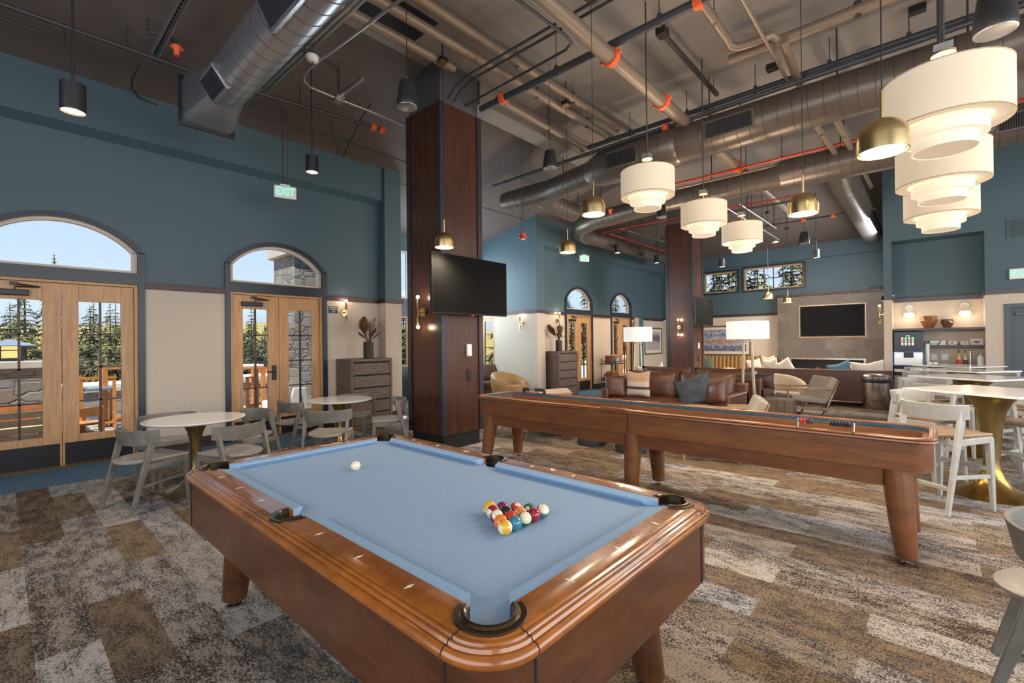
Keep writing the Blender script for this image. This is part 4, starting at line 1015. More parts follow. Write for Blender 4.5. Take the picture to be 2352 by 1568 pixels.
# banquette along the far wall
t = thing('banquette', 'tan channel back banquette under the large landscape picture', 'bench seat', (17.2, 5.2, 0))
MB().box(-.55, -1.5, .1, .5, 1.5, .45).build('seat', M['creamleather'], t, bevel=.03); m = MB()
for k in range(22): m.tube([(.48, -1.5+.07+3.0*k/22, .45), (.52, -1.5+.07+3.0*k/22, .95)], .072, 10)
m.build('channel_back', M['banq'], t, ang=1.2); MB().box(-.5, -1.62, .1, .55, -1.5, .92).build('end_panel', M['leatherdark'], t, bevel=.04)
cushion_('sage green pillow on the banquette by the column', M['pilgreen'], 16.85, 6.0, .72, .46, .46, .14, 90, -8, 0, .1)
cushion_('cream pillow on the right end of the banquette', M['pilcream'], 16.8, 4.45, .68, .46, .42, .14, 95, -12, 10, .1)
cushion_('pink beige pillow standing behind the floor lamp on the banquette', M['pilbeige'], 16.85, 4.05, .76, .44, .50, .14, 88, -8, 0, .1)
# alcove sofa
s_ = sofa('brown leather sofa half hidden in the alcove left of the column', 8.55, 9.75, 2.9, .95, 270, M['leather'], 3, .82)
cushion_('blue pillow on the alcove sofa beside the column edge', M['pilblue'], 7.15, 9.35, .70, .42, .42, .14, 12, 8, 15)
tub_chair('caramel armchair seen left of the near column', 6.55, 8.35, 60, M['tan'], 1.0, .74)

# ---------------------------------------------------------------- small furniture in the lounge
def arm_chair(label, x, y, rz):
    t = thing('lounge_armchair', label, 'armchair', (x, y, 0), math.radians(rz))
    R = Matrix.Translation((-.05, 0, .26)) @ Matrix.Rotation(math.radians(-7), 4, 'Y')
    MB().box(-.30, -.30, .06, .36, .30, .17, R).build('seat_cushion', M['greyleather'], t, bevel=.035, seg=3)
    R = Matrix.Translation((-.33, 0, .36)) @ Matrix.Rotation(math.radians(-24), 4, 'Y')
    b = MB().box(-.06, -.30, -.02, .07, .30, .46, R).build('back_cushion', M['greyleather'], t, bevel=.03, seg=3)
    MB().box(-.075, -.31, -.06, -.058, .31, .44, R).build('back_shell', M['oak'], t, bevel=.006)
    pts = []
    for q in range(9): pts.append((-.40-.16*math.sin(PI*q/8), -.36+.72*q/8))
    loop = [(.34, -.36)] + pts[::1] + [(.34, .36)]
    m = MB()
    for (a, b_) in zip(loop[:-1], loop[1:]): m.bar((a[0], a[1], .58+(.02 if a[0] > 0 else 0)), (b_[0], b_[1], .58+(.02 if b_[0] > 0 else 0)), .05, .035)
    m.build('arm_rail', M['oak'], t, bevel=.008)
    for s in (-1, 1):
        MB().tube([(.34, s*.36, .60), (.385, s*.36, .585), (.40, s*.36, .54), (.40, s*.36, .10), (.39, s*.36, .0)], .02, 10).build('front_leg', M['oak'], t)
        MB().bar((-.50, s*.30, .58), (-.22, s*.33, .0), .05, .03).build('rear_leg', M['steel'], t, bevel=.004)
        MB().bar((-.32, s*.33, .20), (.40, s*.35, .26), .03, .05).build('side_rail', M['oak'], t, bevel=.005)
    return t
a0 = arm_chair('oak framed taupe armchair turned to the wood cube table', 10.4, 1.97, 131)
dup(a0, (6.23, 2.10, 0), math.radians(110), 'oak armchair with only its back top showing over the shuffleboard rail')
dup(a0, (5.75, 4.75, 0), math.radians(75), 'armchair behind the far left end of the shuffleboard table')
t = thing('cube_table', 'grey brown wood cube side table beside the oak armchair', 'side table', (9.27, 2.05, 0), math.radians(4))
MB().box(-.23, -.23, 0, .23, .23, .47).build('block', M['cubewood'], t, bevel=.004)
m = MB()
for k in (-1, 0, 1): m.box(-.232, k*.115-.002, .02, -.2295, k*.115+.002, .45)
m.build('board_joint', M['gap'], t)
t = thing('round_side_table', 'small round brass edged table in front of the sofa arm', 'side table', (7.50, 2.16, 0))
MB().lathe([(0, .49), (.20, .49), (.205, .50), (.205, .52), (0, .52)], 32).build('table_top', M['oak'], t); MB().lathe([(.16, 0), (.16, .012), (.02, .03), (.018, .46), (.08, .49)], 24).build('pedestal', M['brass'], t)
def ottoman(label, x, y, rad, h):
    t = thing('ottoman', label, 'ottoman', (x, y, 0), 0, 'charcoal drum ottomans')
    MB().lathe([(0, .0), (rad*.93, 0), (rad*.96, .02), (rad, .05), (rad, h-.06), (rad*.96, h-.015), (rad*.85, h), (0, h)], 40).build('body', M['charcoal'], t, ang=1.2)
    MB().lathe([(rad*.985, h-.10), (rad*1.006, h-.095), (rad*.985, h-.09)], 40).build('piping', M['gap'], t); return t
ottoman('charcoal drum ottoman, left one under the shuffleboard table line', 5.86, 3.75, .215, .44)
ottoman('charcoal drum ottoman, right one behind the middle shuffleboard legs', 5.82, 3.10, .215, .44)
for lb, x, y, w, dp, h in (('low pale coffee table seen beneath the left half of the shuffleboard', 6.35, 4.55, .9, .55, .22), ('low dark coffee table seen beneath the right half of the shuffleboard', 6.35, 2.2, .9, .5, .2)):
    t = thing('coffee_table', lb, 'coffee table', (x, y, 0))
    MB().box(-dp/2, -w/2, .03, dp/2, w/2, .08).build('shelf', M['cubewood'], t, bevel=.006); MB().box(-dp/2, -w/2, .30, dp/2, w/2, .36).build('table_top', M['cubewood'], t, bevel=.006)
    for sx in (-1, 1):
        for sy in (-1, 1): MB().box(sx*(dp/2-.05)-.03, sy*(w/2-.05)-.03, 0, sx*(dp/2-.05)+.03, sy*(w/2-.05)+.03, .30).build('leg', M['cubewood'], t, bevel=.005)

def floor_lamp(label, x, y, rad, zb, zt, power):
    t = thing('floor_lamp', label, 'floor lamp', (x, y, 0), .4, 'hammered brass floor lamps')
    m = MB().lathe([(rad*.99, zb), (rad, zb), (rad, zt), (rad*.99, zt)], 48); m.loops([[V(rad*.985*math.cos(2*PI*k/48), rad*.985*math.sin(2*PI*k/48), z) for k in range(48)] for z in (zt, zb)], True)
    m.build('lamp_shade', M['lampshade'], t); MB().lathe([(0, zb+.02), (rad*.97, zb+.02)], 40, cap0=False).build('diffuser', M['lampshade'], t)
    for k in range(4):
        a = PI/4+PI/2*k
        MB().tube([(.085*math.cos(a), .085*math.sin(a), zb+.05), (.13*math.cos(a), .13*math.sin(a), .6), (.19*math.cos(a), .19*math.sin(a), 0)], [.010, .014, .017], 10).build('leg', M['hammered'], t)
    MB().tube([(0, 0, zb-.04), (0, 0, zt-.03)], .012).build('stem', M['hammered'], t); MB().lathe([(0, zb-.04), (.10, zb-.04), (.10, zb-.025), (0, zb-.025)], 20).build('collar', M['hammered'], t)
    MB().ball((0, 0, (zb+zt)/2), .04).build('bulb', M['bulb'], t)
    lamp('floor lamp light', 'POINT', (x, y, zt+.10), power, size=.08)
    return t
floor_lamp('tall brass floor lamp with drum shade at the right sofa end', 9.02, 2.49, .345, 1.525, 1.84, 60)
floor_lamp('brass floor lamp with drum shade nearer the far doors', 9.85, 5.05, .32, 1.50, 1.83, 60)

# game cart with boxes
t = thing('game_cart', 'brass bar cart holding board games between the far doors', 'cart', (13.15, 7.62, 0))
m = MB()
for sx in (-1, 1):
    for sy in (-1, 1): m.tube([(sx*.36, sy*.2, .06), (sx*.36, sy*.2, .98)], .013, 8)
m.build('frame', M['brass'], t)
for k, z in enumerate((.28, .80)):
    MB().box(-.38, -.22, z, .38, .22, z+.02).build('shelf', M['black'], t); m = MB()
    for a, b_ in (((-.38, -.21, z+.09), (.38, -.21, z+.09)), ((-.38, .21, z+.09), (.38, .21, z+.09)), ((-.38, -.21, z+.09), (-.38, .21, z+.09)), ((.38, -.21, z+.09), (.38, .21, z+.09))): m.tube([a, b_], .009, 8)
    m.build('guard_rail', M['brass'], t)
for sx in (-1, 1):
    for sy in (-1, 1): MB().ball((sx*.36, sy*.2, .03), .03).build('caster', M['black'], t)
GB = [((-.25, 0, .82), (.10, .2, .25), (.16, .06, .04), 'brown box standing left on the top cart shelf'), ((-.15, -.08, .82), (.08, .16, .14), (.05, .12, .18), 'small blue box in front on the top cart shelf'), ((.02, 0, .82), (.2, .3, .24), (.36, .16, .07), 'wooden game box on the top cart shelf'), ((.0, -.18, .82), (.17, .03, .17), (.42, .44, .40), 'grey green card box leaning on the wooden game box'), ((.17, 0, .82), (.07, .25, .27), (.62, .56, .50), 'cream game box upright on the top cart shelf'), ((.25, 0, .82), (.06, .25, .28), (.50, .05, .04), 'red game box upright on the top cart shelf'), ((.31, 0, .82), (.04, .24, .25), (.35, .30, .36), 'grey violet game box at the right of the top shelf'),
      ((-.02, 0, .30), (.62, .36, .05), (.05, .05, .06), 'black flat box at the bottom of the lower cart shelf'), ((-.05, 0, .35), (.46, .32, .07), (.22, .09, .04), 'brown flat game box second up on lower cart shelf'), ((-.06, 0, .42), (.42, .30, .07), (.30, .13, .05), 'amber brown game box third up on lower cart shelf'), ((-.05, 0, .49), (.34, .26, .05), (.40, .08, .04), 'red flat box third from top on lower shelf pile'), ((-.02, 0, .54), (.30, .22, .03), (.60, .38, .06), 'yellow flat box at the top of the lower shelf pile')]
for p, s, c, lb in GB:
    o = MB().box(-s[0]/2, -s[1]/2, 0, s[0]/2, s[1]/2, s[2]).build('game_box', plain('box '+lb, c, .6, var=.2, vs=25), bevel=.003); o.location = (13.15+p[0], 7.62+p[1], p[2]); tag(o, lb, 'box', 'board games on the cart')
# curtains beside the fourth door
def curtain(label, x0, x1, y, mat, folds):
    m = MB(); n = folds*8; L = []
    for z in (.03, 2.36):
        L.append([V(x0+(x1-x0)*k/n, y+.035*math.sin(2*PI*folds*k/n), z) for k in range(n+1)])
    m.loops(L, False); L2 = [[q+V(0, .012, 0) for q in l] for l in L]; m.loops(L2, False)
    return tag(m.build('curtain', mat, ang=2), label, 'curtain')
curtain('beige curtain panel right of the farthest doors', 15.33, 15.62, 7.98, M['curtainbeige'], 3)
curtain('teal blue curtain panel beside the beige one', 15.64, 15.95, 7.97, M['curtainblue'], 3)

# framed pictures
def picture_mat(name, kind):
    m, n, b = nodes(name); v = coords(n); sp = n.nodes.new('ShaderNodeSeparateXYZ'); n.links.new(v, sp.inputs[0])
    z = math_(n, 'ADD', math_(n, 'MULTIPLY', sp.outputs['Z'], 1.1), .5)
    nz = noise(n, v, 5 if kind else 3.5, 7, .7)
    k = math_(n, 'ADD', z, math_(n, 'MULTIPLY', math_(n, 'SUBTRACT', nz, .5), .9 if kind else .55))
    st = [(0, (.25, .24, .28)), (.2, (.10, .12, .18)), (.34, (.42, .42, .50)), (.44, (.30, .17, .10)), (.52, (.46, .28, .18)), (.60, (.36, .42, .54)), (.72, (.12, .16, .22)), (.82, (.40, .43, .48)), (1, (.08, .11, .16))] if kind else [(0, (.42, .40, .42)), (.45, (.36, .34, .36)), (.55, (.10, .10, .11)), (.72, (.15, .15, .16)), (.82, (.42, .40, .42)), (1, (.46, .44, .46))]
    n.links.new(ramp(n, k, st), b.inputs['Base Color']); b.inputs['Roughness'].default_value = .25; return m
def framed(label, c, w, h, axis, mat):
    t = thing('framed_picture', label, 'picture', c, 0 if axis == 'x' else -PI/2); fw = .055
    m = MB(); m.box(-w/2, -.035, -h/2, -w/2+fw, 0, h/2); m.box(w/2-fw, -.035, -h/2, w/2, 0, h/2); m.box(-w/2+fw, -.035, -h/2, w/2-fw, 0, -h/2+fw); m.box(-w/2+fw, -.035, h/2-fw, w/2-fw, 0, h/2)
    m.build('frame', M['chestwood'], t, bevel=.004); MB().box(-w/2+fw, -.012, -h/2+fw, w/2-fw, 0, h/2-fw).build('mat_board', M['pilcream'], t)
    MB().box(-w/2+fw+.10, -.014, -h/2+fw+.10, w/2-fw-.10, -.010, h/2-fw-.10).build('print', mat, t)
framed('framed grey winter road picture on the far left wall', (17.05, YW, 1.52), 1.5, 1.03, 'x', picture_mat('winter road print', 0))
framed('large framed mountain landscape picture over the banquette', (XF, 5.75, 1.51), 1.85, 1.10, 'y', picture_mat('mountain landscape print', 1))

# ---------------------------------------------------------------- fireplace
FX = XF-.38
t = thing('fireplace', 'grey brown stone tile fireplace with wood mantel and recessed television', 'fireplace', (FX, 2.40, 0))
y0, y1 = -1.55, 1.50
m = MB(); m.box(0, y0, 0, .38, y1, .42); m.box(0, y0, .42, .38, -.83, .90); m.box(0, 1.13, .42, .38, y1, .90); m.box(0, y0, .90, .38, y1, 2.92); m.box(.3, -.83, .42, .38, 1.13, .90)
o = m.build('stone_surround', M['fptile'], t)
MB().box(-.04, y0-.0, 2.92, .38, y1+.04, 2.985).build('mantel_shelf', M['colwood'], t, bevel=.005)
m = MB(); m.box(-.012, -.85, .40, .02, -.80, .92); m.box(-.012, 1.10, .40, .02, 1.15, .92); m.box(-.012, -.80, .87, .02, 1.10, .92); m.box(-.012, -.80, .40, .02, 1.10, .43)
m.build('firebox_frame', M['steel'], t); m = MB().box(.02, -.80, .43, .29, 1.10, .44); m.box(.27, -.8, .43, .29, 1.1, .87); m.box(.02, -.8, .86, .29, 1.1, .87); m.build('firebox', M['black'], t)
MB().box(.0, -.80, .43, .004, 1.10, .87).build('glass_front', GLASS, t)
rg = random.Random(2); 
for k in range(7):
    y = -.6+1.5*k/6; MB().tube([(.12, y-.18, .47), (.16+.05*rg.random(), y, .50+.16*rg.random()), (.12, y+.2, .48)], [.025, .035, .02], 8).build('log', M['log'], t)
for k in range(9):
    y = -.5+.16*k; h = .05+.08*rg.random(); MB().lathe([(.014, .47), (.02, .50), (.008, .47+h*.7), (.001, .47+h)], 8, (.10, y, 0)).build('flame', M['fire'], t)
m = MB(); m.box(-.014, -.87, 1.575, .0, .87, 1.60); m.box(-.014, -.87, 2.58, .0, .87, 2.605); m.box(-.014, -.87, 1.6, .0, -.845, 2.58); m.box(-.014, .845, 1.6, .0, .87, 2.58); m.build('niche_trim', M['creamleather'], t)
tv('very large wall television set into the stone fireplace', FX-.035, 2.40, 2.09, 1.66, .95, -PI/2, 0, False)
t = thing('media_box', 'small black media box lying on the mantel shelf', 'media box', (FX+.16, 1.30, 2.985)); MB().box(-.09, -.13, 0, .09, .13, .09).build('case', M['black'], t, bevel=.01); MB().tube([(0, -.13, .03), (0, -.25, .05), (.02, -.38, .008), (0, -.55, .012)], .007, 6).build('cable', M['black'], t)

# ---------------------------------------------------------------- coffee niche
XB = XC+.5
def shelf_(label, y0, y1, z, dp, th):
    o = MB().box(-dp, y0, 0, 0, y1, th).build('wall_shelf', M['shelf'], bevel=.003); o.location = (XB, 0, z); return tag(o, label, 'shelf')
shelf_('long plum grey shelf spanning the coffee niche', NR+.002, NL-.002, 1.675, .46, .05)
shelf_('short plum grey shelf with cups in the niche', NR+.002, .09, 1.315, .30, .045)
t = thing('counter', 'stone topped counter in the coffee niche', 'counter', (XB, -.28, 0))
MB().box(-.50, -.455, .90, -.003, .37, .945).build('countertop', M['counter'], t, bevel=.004); MB().box(-.46, -.455, .06, -.003, .37, .90).build('cabinet', M['shelf'], t)
t = thing('coffee_machine', 'tall black and steel coffee machine with lit icon screen', 'coffee machine', (XB-.02, .44, .88))
MB().box(-.42, -.245, .0, -.02, .245, .78).build('body', M['machblack'], t, bevel=.012)
MB().box(-.43, -.235, .05, -.40, .235, .33).build('steel_front', M['steel'], t, bevel=.004); MB().box(-.432, -.21, .38, -.425, .21, .76).build('screen', M['machblack'], t)
m = MB(); m.box(-.433, -.24, .335, -.425, .24, .345); m.box(-.433, -.24, .04, -.425, .24, .05); m.box(-.43, .236, .04, -.40, .246, .34); m.box(-.43, -.246, .04, -.40, -.236, .34); m.build('edge_light', M['machblue'], t)
IC = [(.9, .9, 1), (.7, .35, .15), (.8, .1, .15), (.15, .8, .2)]; MB().box(-.436, -.03, .675, -.432, .035, .69).build('screen_title', plain('cyan icon', (.1, .7, .9), .5, emit=1), t)
for i in range(4):
    for j in range(3):
        c = [(.75, .35, .25), (.85, .8, .75), (.75, .15, .3), (.15, .75, .25), (.8, .55, .3), (.8, .35, .1)][(i*3+j*2) % 6]
        y = .095-.058*i; z = .62-.062*j
        MB().box(-.436, y-.02, z, -.432, y+.018, z+.030).build('drink_icon', plain('icon%d' % ((i*3+j*2) % 6), c, .5, emit=1), t); MB().box(-.436, y-.017, z-.016, -.432, y+.015, z-.010).build('icon_caption', M['whiteglow'], t)
MB().box(-.445, -.09, .21, -.43, .075, .325).build('dispenser', M['machblack'], t, bevel=.01); MB().box(-.436, .15, .22, -.43, .2, .27).build('coin_panel', M['whiteglow'], t)
MB().box(-.436, -.03, .09, -.43, .045, .17).build('drip_door', M['steel'], t, bevel=.004)
t = thing('refrigerator', 'small grey front refrigerator under the coffee machine', 'refrigerator', (XB-.02, .44, 0))
MB().box(-.42, -.245, 0, -.02, .245, .88).build('cabinet', M['machblack'], t); MB().box(-.44, -.235, .09, -.42, .235, .70).build('door', plain('grey fridge door', (.42, .40, .39), .4), t, bevel=.006); MB().box(-.435, -.235, .78, -.42, .235, .84).build('drawer', M['steel'], t)
def bowl(label, y, rad, h, mat):
    n = 8; prof = [(rad*.52, 0), (rad, h*.60), (rad*.86, h), (rad*.78, h), (rad*.88, h*.60), (rad*.45, .02)]
    L = []
    for k, (q, z) in enumerate(prof): off = PI/n if k in (1, 4) else 0; L.append([V(q*math.cos(2*PI*i/n+off), q*math.sin(2*PI*i/n+off), z) for i in range(n)])
    m = MB(); m.cur = 0
    for a, b_ in zip(L[:-1], L[1:]):
        o = len(m.v); m.v += [tuple(q) for q in a+b_]; tw = (a is L[0] or a is L[3])
        for i in range(n):
            j = (i+1) % n; m.f += [[o+i, o+j, o+n+i], [o+j, o+n+j, o+n+i]]; m.mi += [0, 0]
    m.f.append(list(range(n))[::-1]); m.mi.append(0)
    o = m.build('faceted_bowl', mat, ang=.05); o.location = (XB-.24, y, 1.725); return tag(o, label, 'bowl', 'faceted wooden bowls')
w_ = wood('faceted bowl wood', (.16, .055, .020), (.36, .15, .055), .4, (2, 2, .4), 7)
bowl('larger faceted wood bowl on the long niche shelf', .10, .155, .265, w_); bowl('smaller dark faceted wood bowl on the long niche shelf', -.19, .115, .18, wood('dark faceted bowl wood', (.07, .03, .02), (.20, .09, .045), .4, (2, 2, .4), 7))
for k, (y, lb) in enumerate(((-.26, 'cream mug left of the other on the niche shelf'), (-.46, 'cream mug nearest the leaning card on the niche shelf'))):
    t = thing('mug', lb, 'mug', (XB-.17, y, 1.36), 0, 'cream mugs')
    MB().lathe([(0, 0), (.072, 0), (.078, .01), (.08, .085), (.074, .085), (.07, .012), (0, .01)], 28).build('cup', M['pilcream'], t); MB().tube([(0, .078, .07), (0, .115, .06), (0, .118, .03), (0, .078, .018)], .008, 8).build('handle', M['pilcream'], t); MB().box(-.081, -.015, .035, -.0775, .012, .06).build('emblem', M['navy'], t)
rg = random.Random(4)
for k in range(3):
    t = thing('folded_napkin', ['cream napkin roll with black band at the pile bottom', 'cream napkin roll with black band in the pile middle', 'cream napkin roll with black band on top of the pile'][k], 'napkin', (XB-.17, -.045+.01*k, 1.36+.032*k), .15*k-.15, 'rolled napkins')
    MB().box(-.07, -.13, 0, .07, .13, .03).build('cloth', M['paper'], t, bevel=.012); MB().box(-.072, -.02-.02*k, -.001, .072, .005-.02*k, .031).build('band', M['black'], t, bevel=.008)
t = thing('greeting_card', 'white card with a red bird shape leaning at the shelf end', 'card', (XB-.16, -.63, 1.36), .1); R = Matrix.Rotation(.28, 4, 'Y')
MB().box(-.006, -.10, 0, .006, .10, .135, R).build('board', M['paper'], t); m = MB().ball((-.008, .0, .06), .004, .045, .018); m.add([(-.010, -.03, .065), (-.010, -.075, .075), (-.010, -.03, .05)], [(0, 1, 2)]); o_ = m.build('red_motif', M['red'], t); o_.rotation_euler = (0, .28, 0)
def bottle(label, y, col):
    t = thing('syrup_bottle', label, 'bottle', (XB-.30, y, .945), 0, 'syrup bottles')
    MB().lathe([(0, 0), (.036, 0), (.038, .01), (.038, .13), (.03, .17), (.015, .20), (.014, .25), (0, .25)], 24).build('glass', plain('honey syrup', (.55, .36, .12), .15), t); MB().lathe([(.0386, .02), (.0388, .022), (.0388, .11), (.0386, .112)], 24).build('label', plain('label '+col, (.45, .05, .04) if col == 'red' else (.05, .05, .05), .6, var=.5, vs=60), t)
    MB().tube([(0, 0, .25), (0, 0, .29), (-.01, 0, .32)], [.012, .010, .004], 10).build('pump', M['black'], t)
bottle('syrup bottle with a red label on the niche counter', -.355, 'red'); bottle('syrup bottle with a black label beside the red one', -.45, 'black')
t = thing('beer_tap', 'slim chrome tap standing on the niche counter', 'tap', (XB-.30, -.525, .945)); MB().tube([(0, 0, 0), (0, 0, .26)], .016, 14).build('column', M['chrome'], t); MB().ball((0, 0, .285), .03).build('knob', M['chrome'], t)
t = thing('storage_jar', 'clear jar of white packets at the counter end', 'jar', (XB-.30, -.68, .945)); MB().lathe([(0, 0), (.055, 0), (.055, .17), (.04, .19), (0, .19)], 24).build('jar', M['paper'], t); MB().lathe([(0, .19), (.042, .19), (.042, .21), (0, .215)], 24).build('lid', M['steel'], t)
t = thing('paper_cup_stack', 'tall stack of white paper cups beside the coffee machine', 'cups', (XB-.30, .135, .945)); m = MB()
for k in range(24): m.lathe([(.034+.0004*k, .018*k), (.043, .018*k+.02)], 20)
m.lathe([(.034, .45), (.041, .43)], 20); m.build('cups', M['paper'], t, ang=2); MB().lathe([(.0, .0), (.05, 0), (.05, .01), (0, .01)], 20).build('holder', M['steel'], t)
for k, (y, lb) in enumerate(((.03, 'left white switch plate on the niche back wall'), (-.15, 'right white switch plate on the niche back wall'))):
    t = thing('wall_switch', lb, 'switch', (XB, y, 1.10), 0, 'niche switch plates'); MB().box(-.008, -.055, -.065, 0, .055, .065).build('plate', M['plastic'], t, bevel=.003); MB().box(-.011, -.02, -.035, -.008, .02, .035).build('rocker', M['plastic'], t)
for k, (y, lb) in enumerate(((.12, 'white cup upside down left on niche counter'), (.03, 'white cup upside down beside another on niche counter'))):
    o = MB().lathe([(.045, 0), (.042, .05), (.03, .06), (0, .062)], 20).build('small_cup', M['plastic']); o.location = (XB-.42, y-.02, .945); tag(o, lb, 'cup', 'cups on the niche counter')
def globe_sconce(label, y, z, x=XB):
    t = thing('globe_sconce', label, 'wall lamp', (x, y, z), 0, 'globe wall lamps')
    MB().lathe([(0, 0), (.072, 0), (.072, .018), (0, .02)], 28, R=Matrix.Rotation(-PI/2, 3, 'Y').to_3x3()).build('back_plate', M['paper'], t)
    MB().tube([(-.015, 0, -.01), (-.10, 0, -.01), (-.10, 0, -.09)], .009, 8).build('arm', M['gold'], t); MB().lathe([(0, -.09), (.055, -.09), (.058, -.105)], 24, (-.10, 0, 0)).build('cap', M['gold'], t)
    MB().ball((-.10, 0, -.165), .095, .095, .065, 24, 14).build('globe', M['globe'], t); lamp('globe light', 'POINT', (x-.28, y, z-.22), 2, size=.06)
globe_sconce('globe wall lamp on the left of the niche', .43, 2.19); globe_sconce('globe wall lamp on the right of the niche', -.465, 2.19)

# trash can
t = thing('trash_can', 'polished steel trash can with black liner by the niche pillar', 'trash can', (12.78, .955, 0))
MB().lathe([(0, 0), (.235, 0), (.245, .02), (.245, .60)], 48).build('body', M['steel'], t); MB().lathe([(.25, .565), (.262, .60), (.258, .645), (.246, .65), (.25, .57)], 40).build('liner', M['liner'], t, ang=2)
MB().lathe([(.258, .645), (.26, .70), (.235, .735), (.15, .765), (.13, .765), (.125, .74), (.0, .70)], 48).build('lid', M['steel'], t)

# double cone sconces
def cone_sconce(label, loc, rz, both=True, power=4):
    t = thing('cone_sconce', label, 'wall lamp', loc, rz, 'brass double cone wall lamps')     # local -y points away from the wall
    R = Matrix.Rotation(PI/2, 3, 'X').to_3x3()
    MB().lathe([(0, 0), (.062, 0), (.062, .025), (0, .027)], 28, R=R).build('back_plate', M['gold'], t)
    MB().tube([(0, -.02, 0), (0, -.10, 0)], .014, 10).build('arm', M['gold'], t); MB().tube([(0, -.10, -.10), (0, -.10, .10)], .009, 8).build('stem', M['gold'], t)
    for s in (1, -1):
        MB().lathe([(.012, .05*s), (.017, .06*s), (.030, .185*s), (.026, .185*s)], 24, (0, -.10, 0)).build('cone', M['gold'], t, ang=1)
        if s > 0 or both:
            MB().ball((0, -.10, .215*s), .026).build('bulb', M['bulb'], t)
            v = Matrix.Rotation(rz, 4, 'Z') @ V(0, -.10, .215*s); lamp('sconce light', 'POINT', Vector(loc)+v, power, size=.03)
    return t
cone_sconce('double cone brass wall lamp on the near column', (4.12, 5.46, 1.955), -PI/2, True, 3)
cone_sconce('double cone brass wall lamp on the far column', (13.19, 5.45, 1.90), -PI/2, True, 5)
cone_sconce('brass wall lamp above the near chest', (4.29, YW, 2.09), 0, False, 3.5)
cone_sconce('brass wall lamp by the chest near the alcove', (10.86, YW, 2.13), 0, False, 4)
cone_sconce('brass wall lamp behind the floor lamp on the far wall', (15.62, YW, 2.05), 0, False, 4)
cone_sconce('brass wall lamp half hidden behind the near television', (9.7, 8.42, 2.05), -PI/2, False, 3)
cone_sconce('brass wall lamp at the edge of the fireplace and niche pillar', (XC+.35, .84, 2.05), PI, False, 4)

# signs
t = thing('occupancy_sign', 'small dark maximum occupancy 175 sign right of the near doors', 'sign', (4.085, YW-.004, 2.135))
MB().box(-.085, -.008, -.062, .085, .004, .062).build('plate', M['label'], t, bevel=.002); MX = Matrix.Rotation(PI/2, 4, 'X')
for s_, z, q in (('MAXIMUM', .038, .030), ('OCCUPANCY', .010, .026), ('175', -.034, .042)): text('lettering', s_, q, M['paper'], t, Matrix.Translation((0, -.009, z)) @ MX)
def exit_sign(label, loc, rz, top):
    t = thing('exit_sign', label, 'exit sign', loc, rz, 'exit signs'); 
    MB().box(-.155, -.022, -.095, .155, .022, .095).build('housing', M['paper'], t, bevel=.02, seg=3); MB().box(-.07, -.025, .095, .07, .025, .112).build('canopy', M['plastic'], t)
    text('letters', 'EXIT', .165, M['exitgreen'], t, Matrix.Translation((0, -.024, 0)) @ MX @ Matrix.Diagonal((.78, 1, 1, 1)), ext=.002)
    MB().tube([(-.03, 0, .11), (-.03, 0, top)], .007, 8).build('conduit', M['conduitdark'], t); MB().tube([(.03, 0, .11), (.03, 0, top)], .005, 8).build('hanger_cable', M['conduitdark'], t)
    return t
exit_sign('green exit sign hanging near the door wall on the left', (2.93, 7.28, 3.82), -.30, zs(7.28)-3.82)
exit_sign('small green exit sign hanging by the far doors', (11.4, 7.5, 3.92), -.55, zs(7.5)-3.92)
t = thing('exit_sign', 'exit sign at the right edge of the picture on the service wall', 'exit sign', (XC, -1.23, 2.73)); MB().box(-.05, -.16, -.1, 0, .16, .1).build('housing', M['paper'], t, bevel=.01); text('letters', 'EXIT', .15, M['exitgreen'], t, Matrix.Translation((-.052, 0, 0)) @ RZ(-PI/2) @ MX, ext=.002)
t = thing('wall_vent', 'dark louvred vent high on the service wall at right', 'vent', (XC, -1.22, 3.62)); MB().box(-.02, -.17, -.19, 0, .17, .19).build('frame', M['teal'], t); m = MB()
for k in range(9): m.box(-.026, -.14, -.16+.037*k, -.02, .14, -.145+.037*k)
m.build('louvre', M['grille'], t)
t = thing('wall_outlet', 'pale outlet plate low on the cream panel between the near doors', 'outlet', (1.95, YW, .42)); MB().box(-.04, -.008, -.06, .04, 0, .06).build('plate', M['pilcream'], t, bevel=.003)

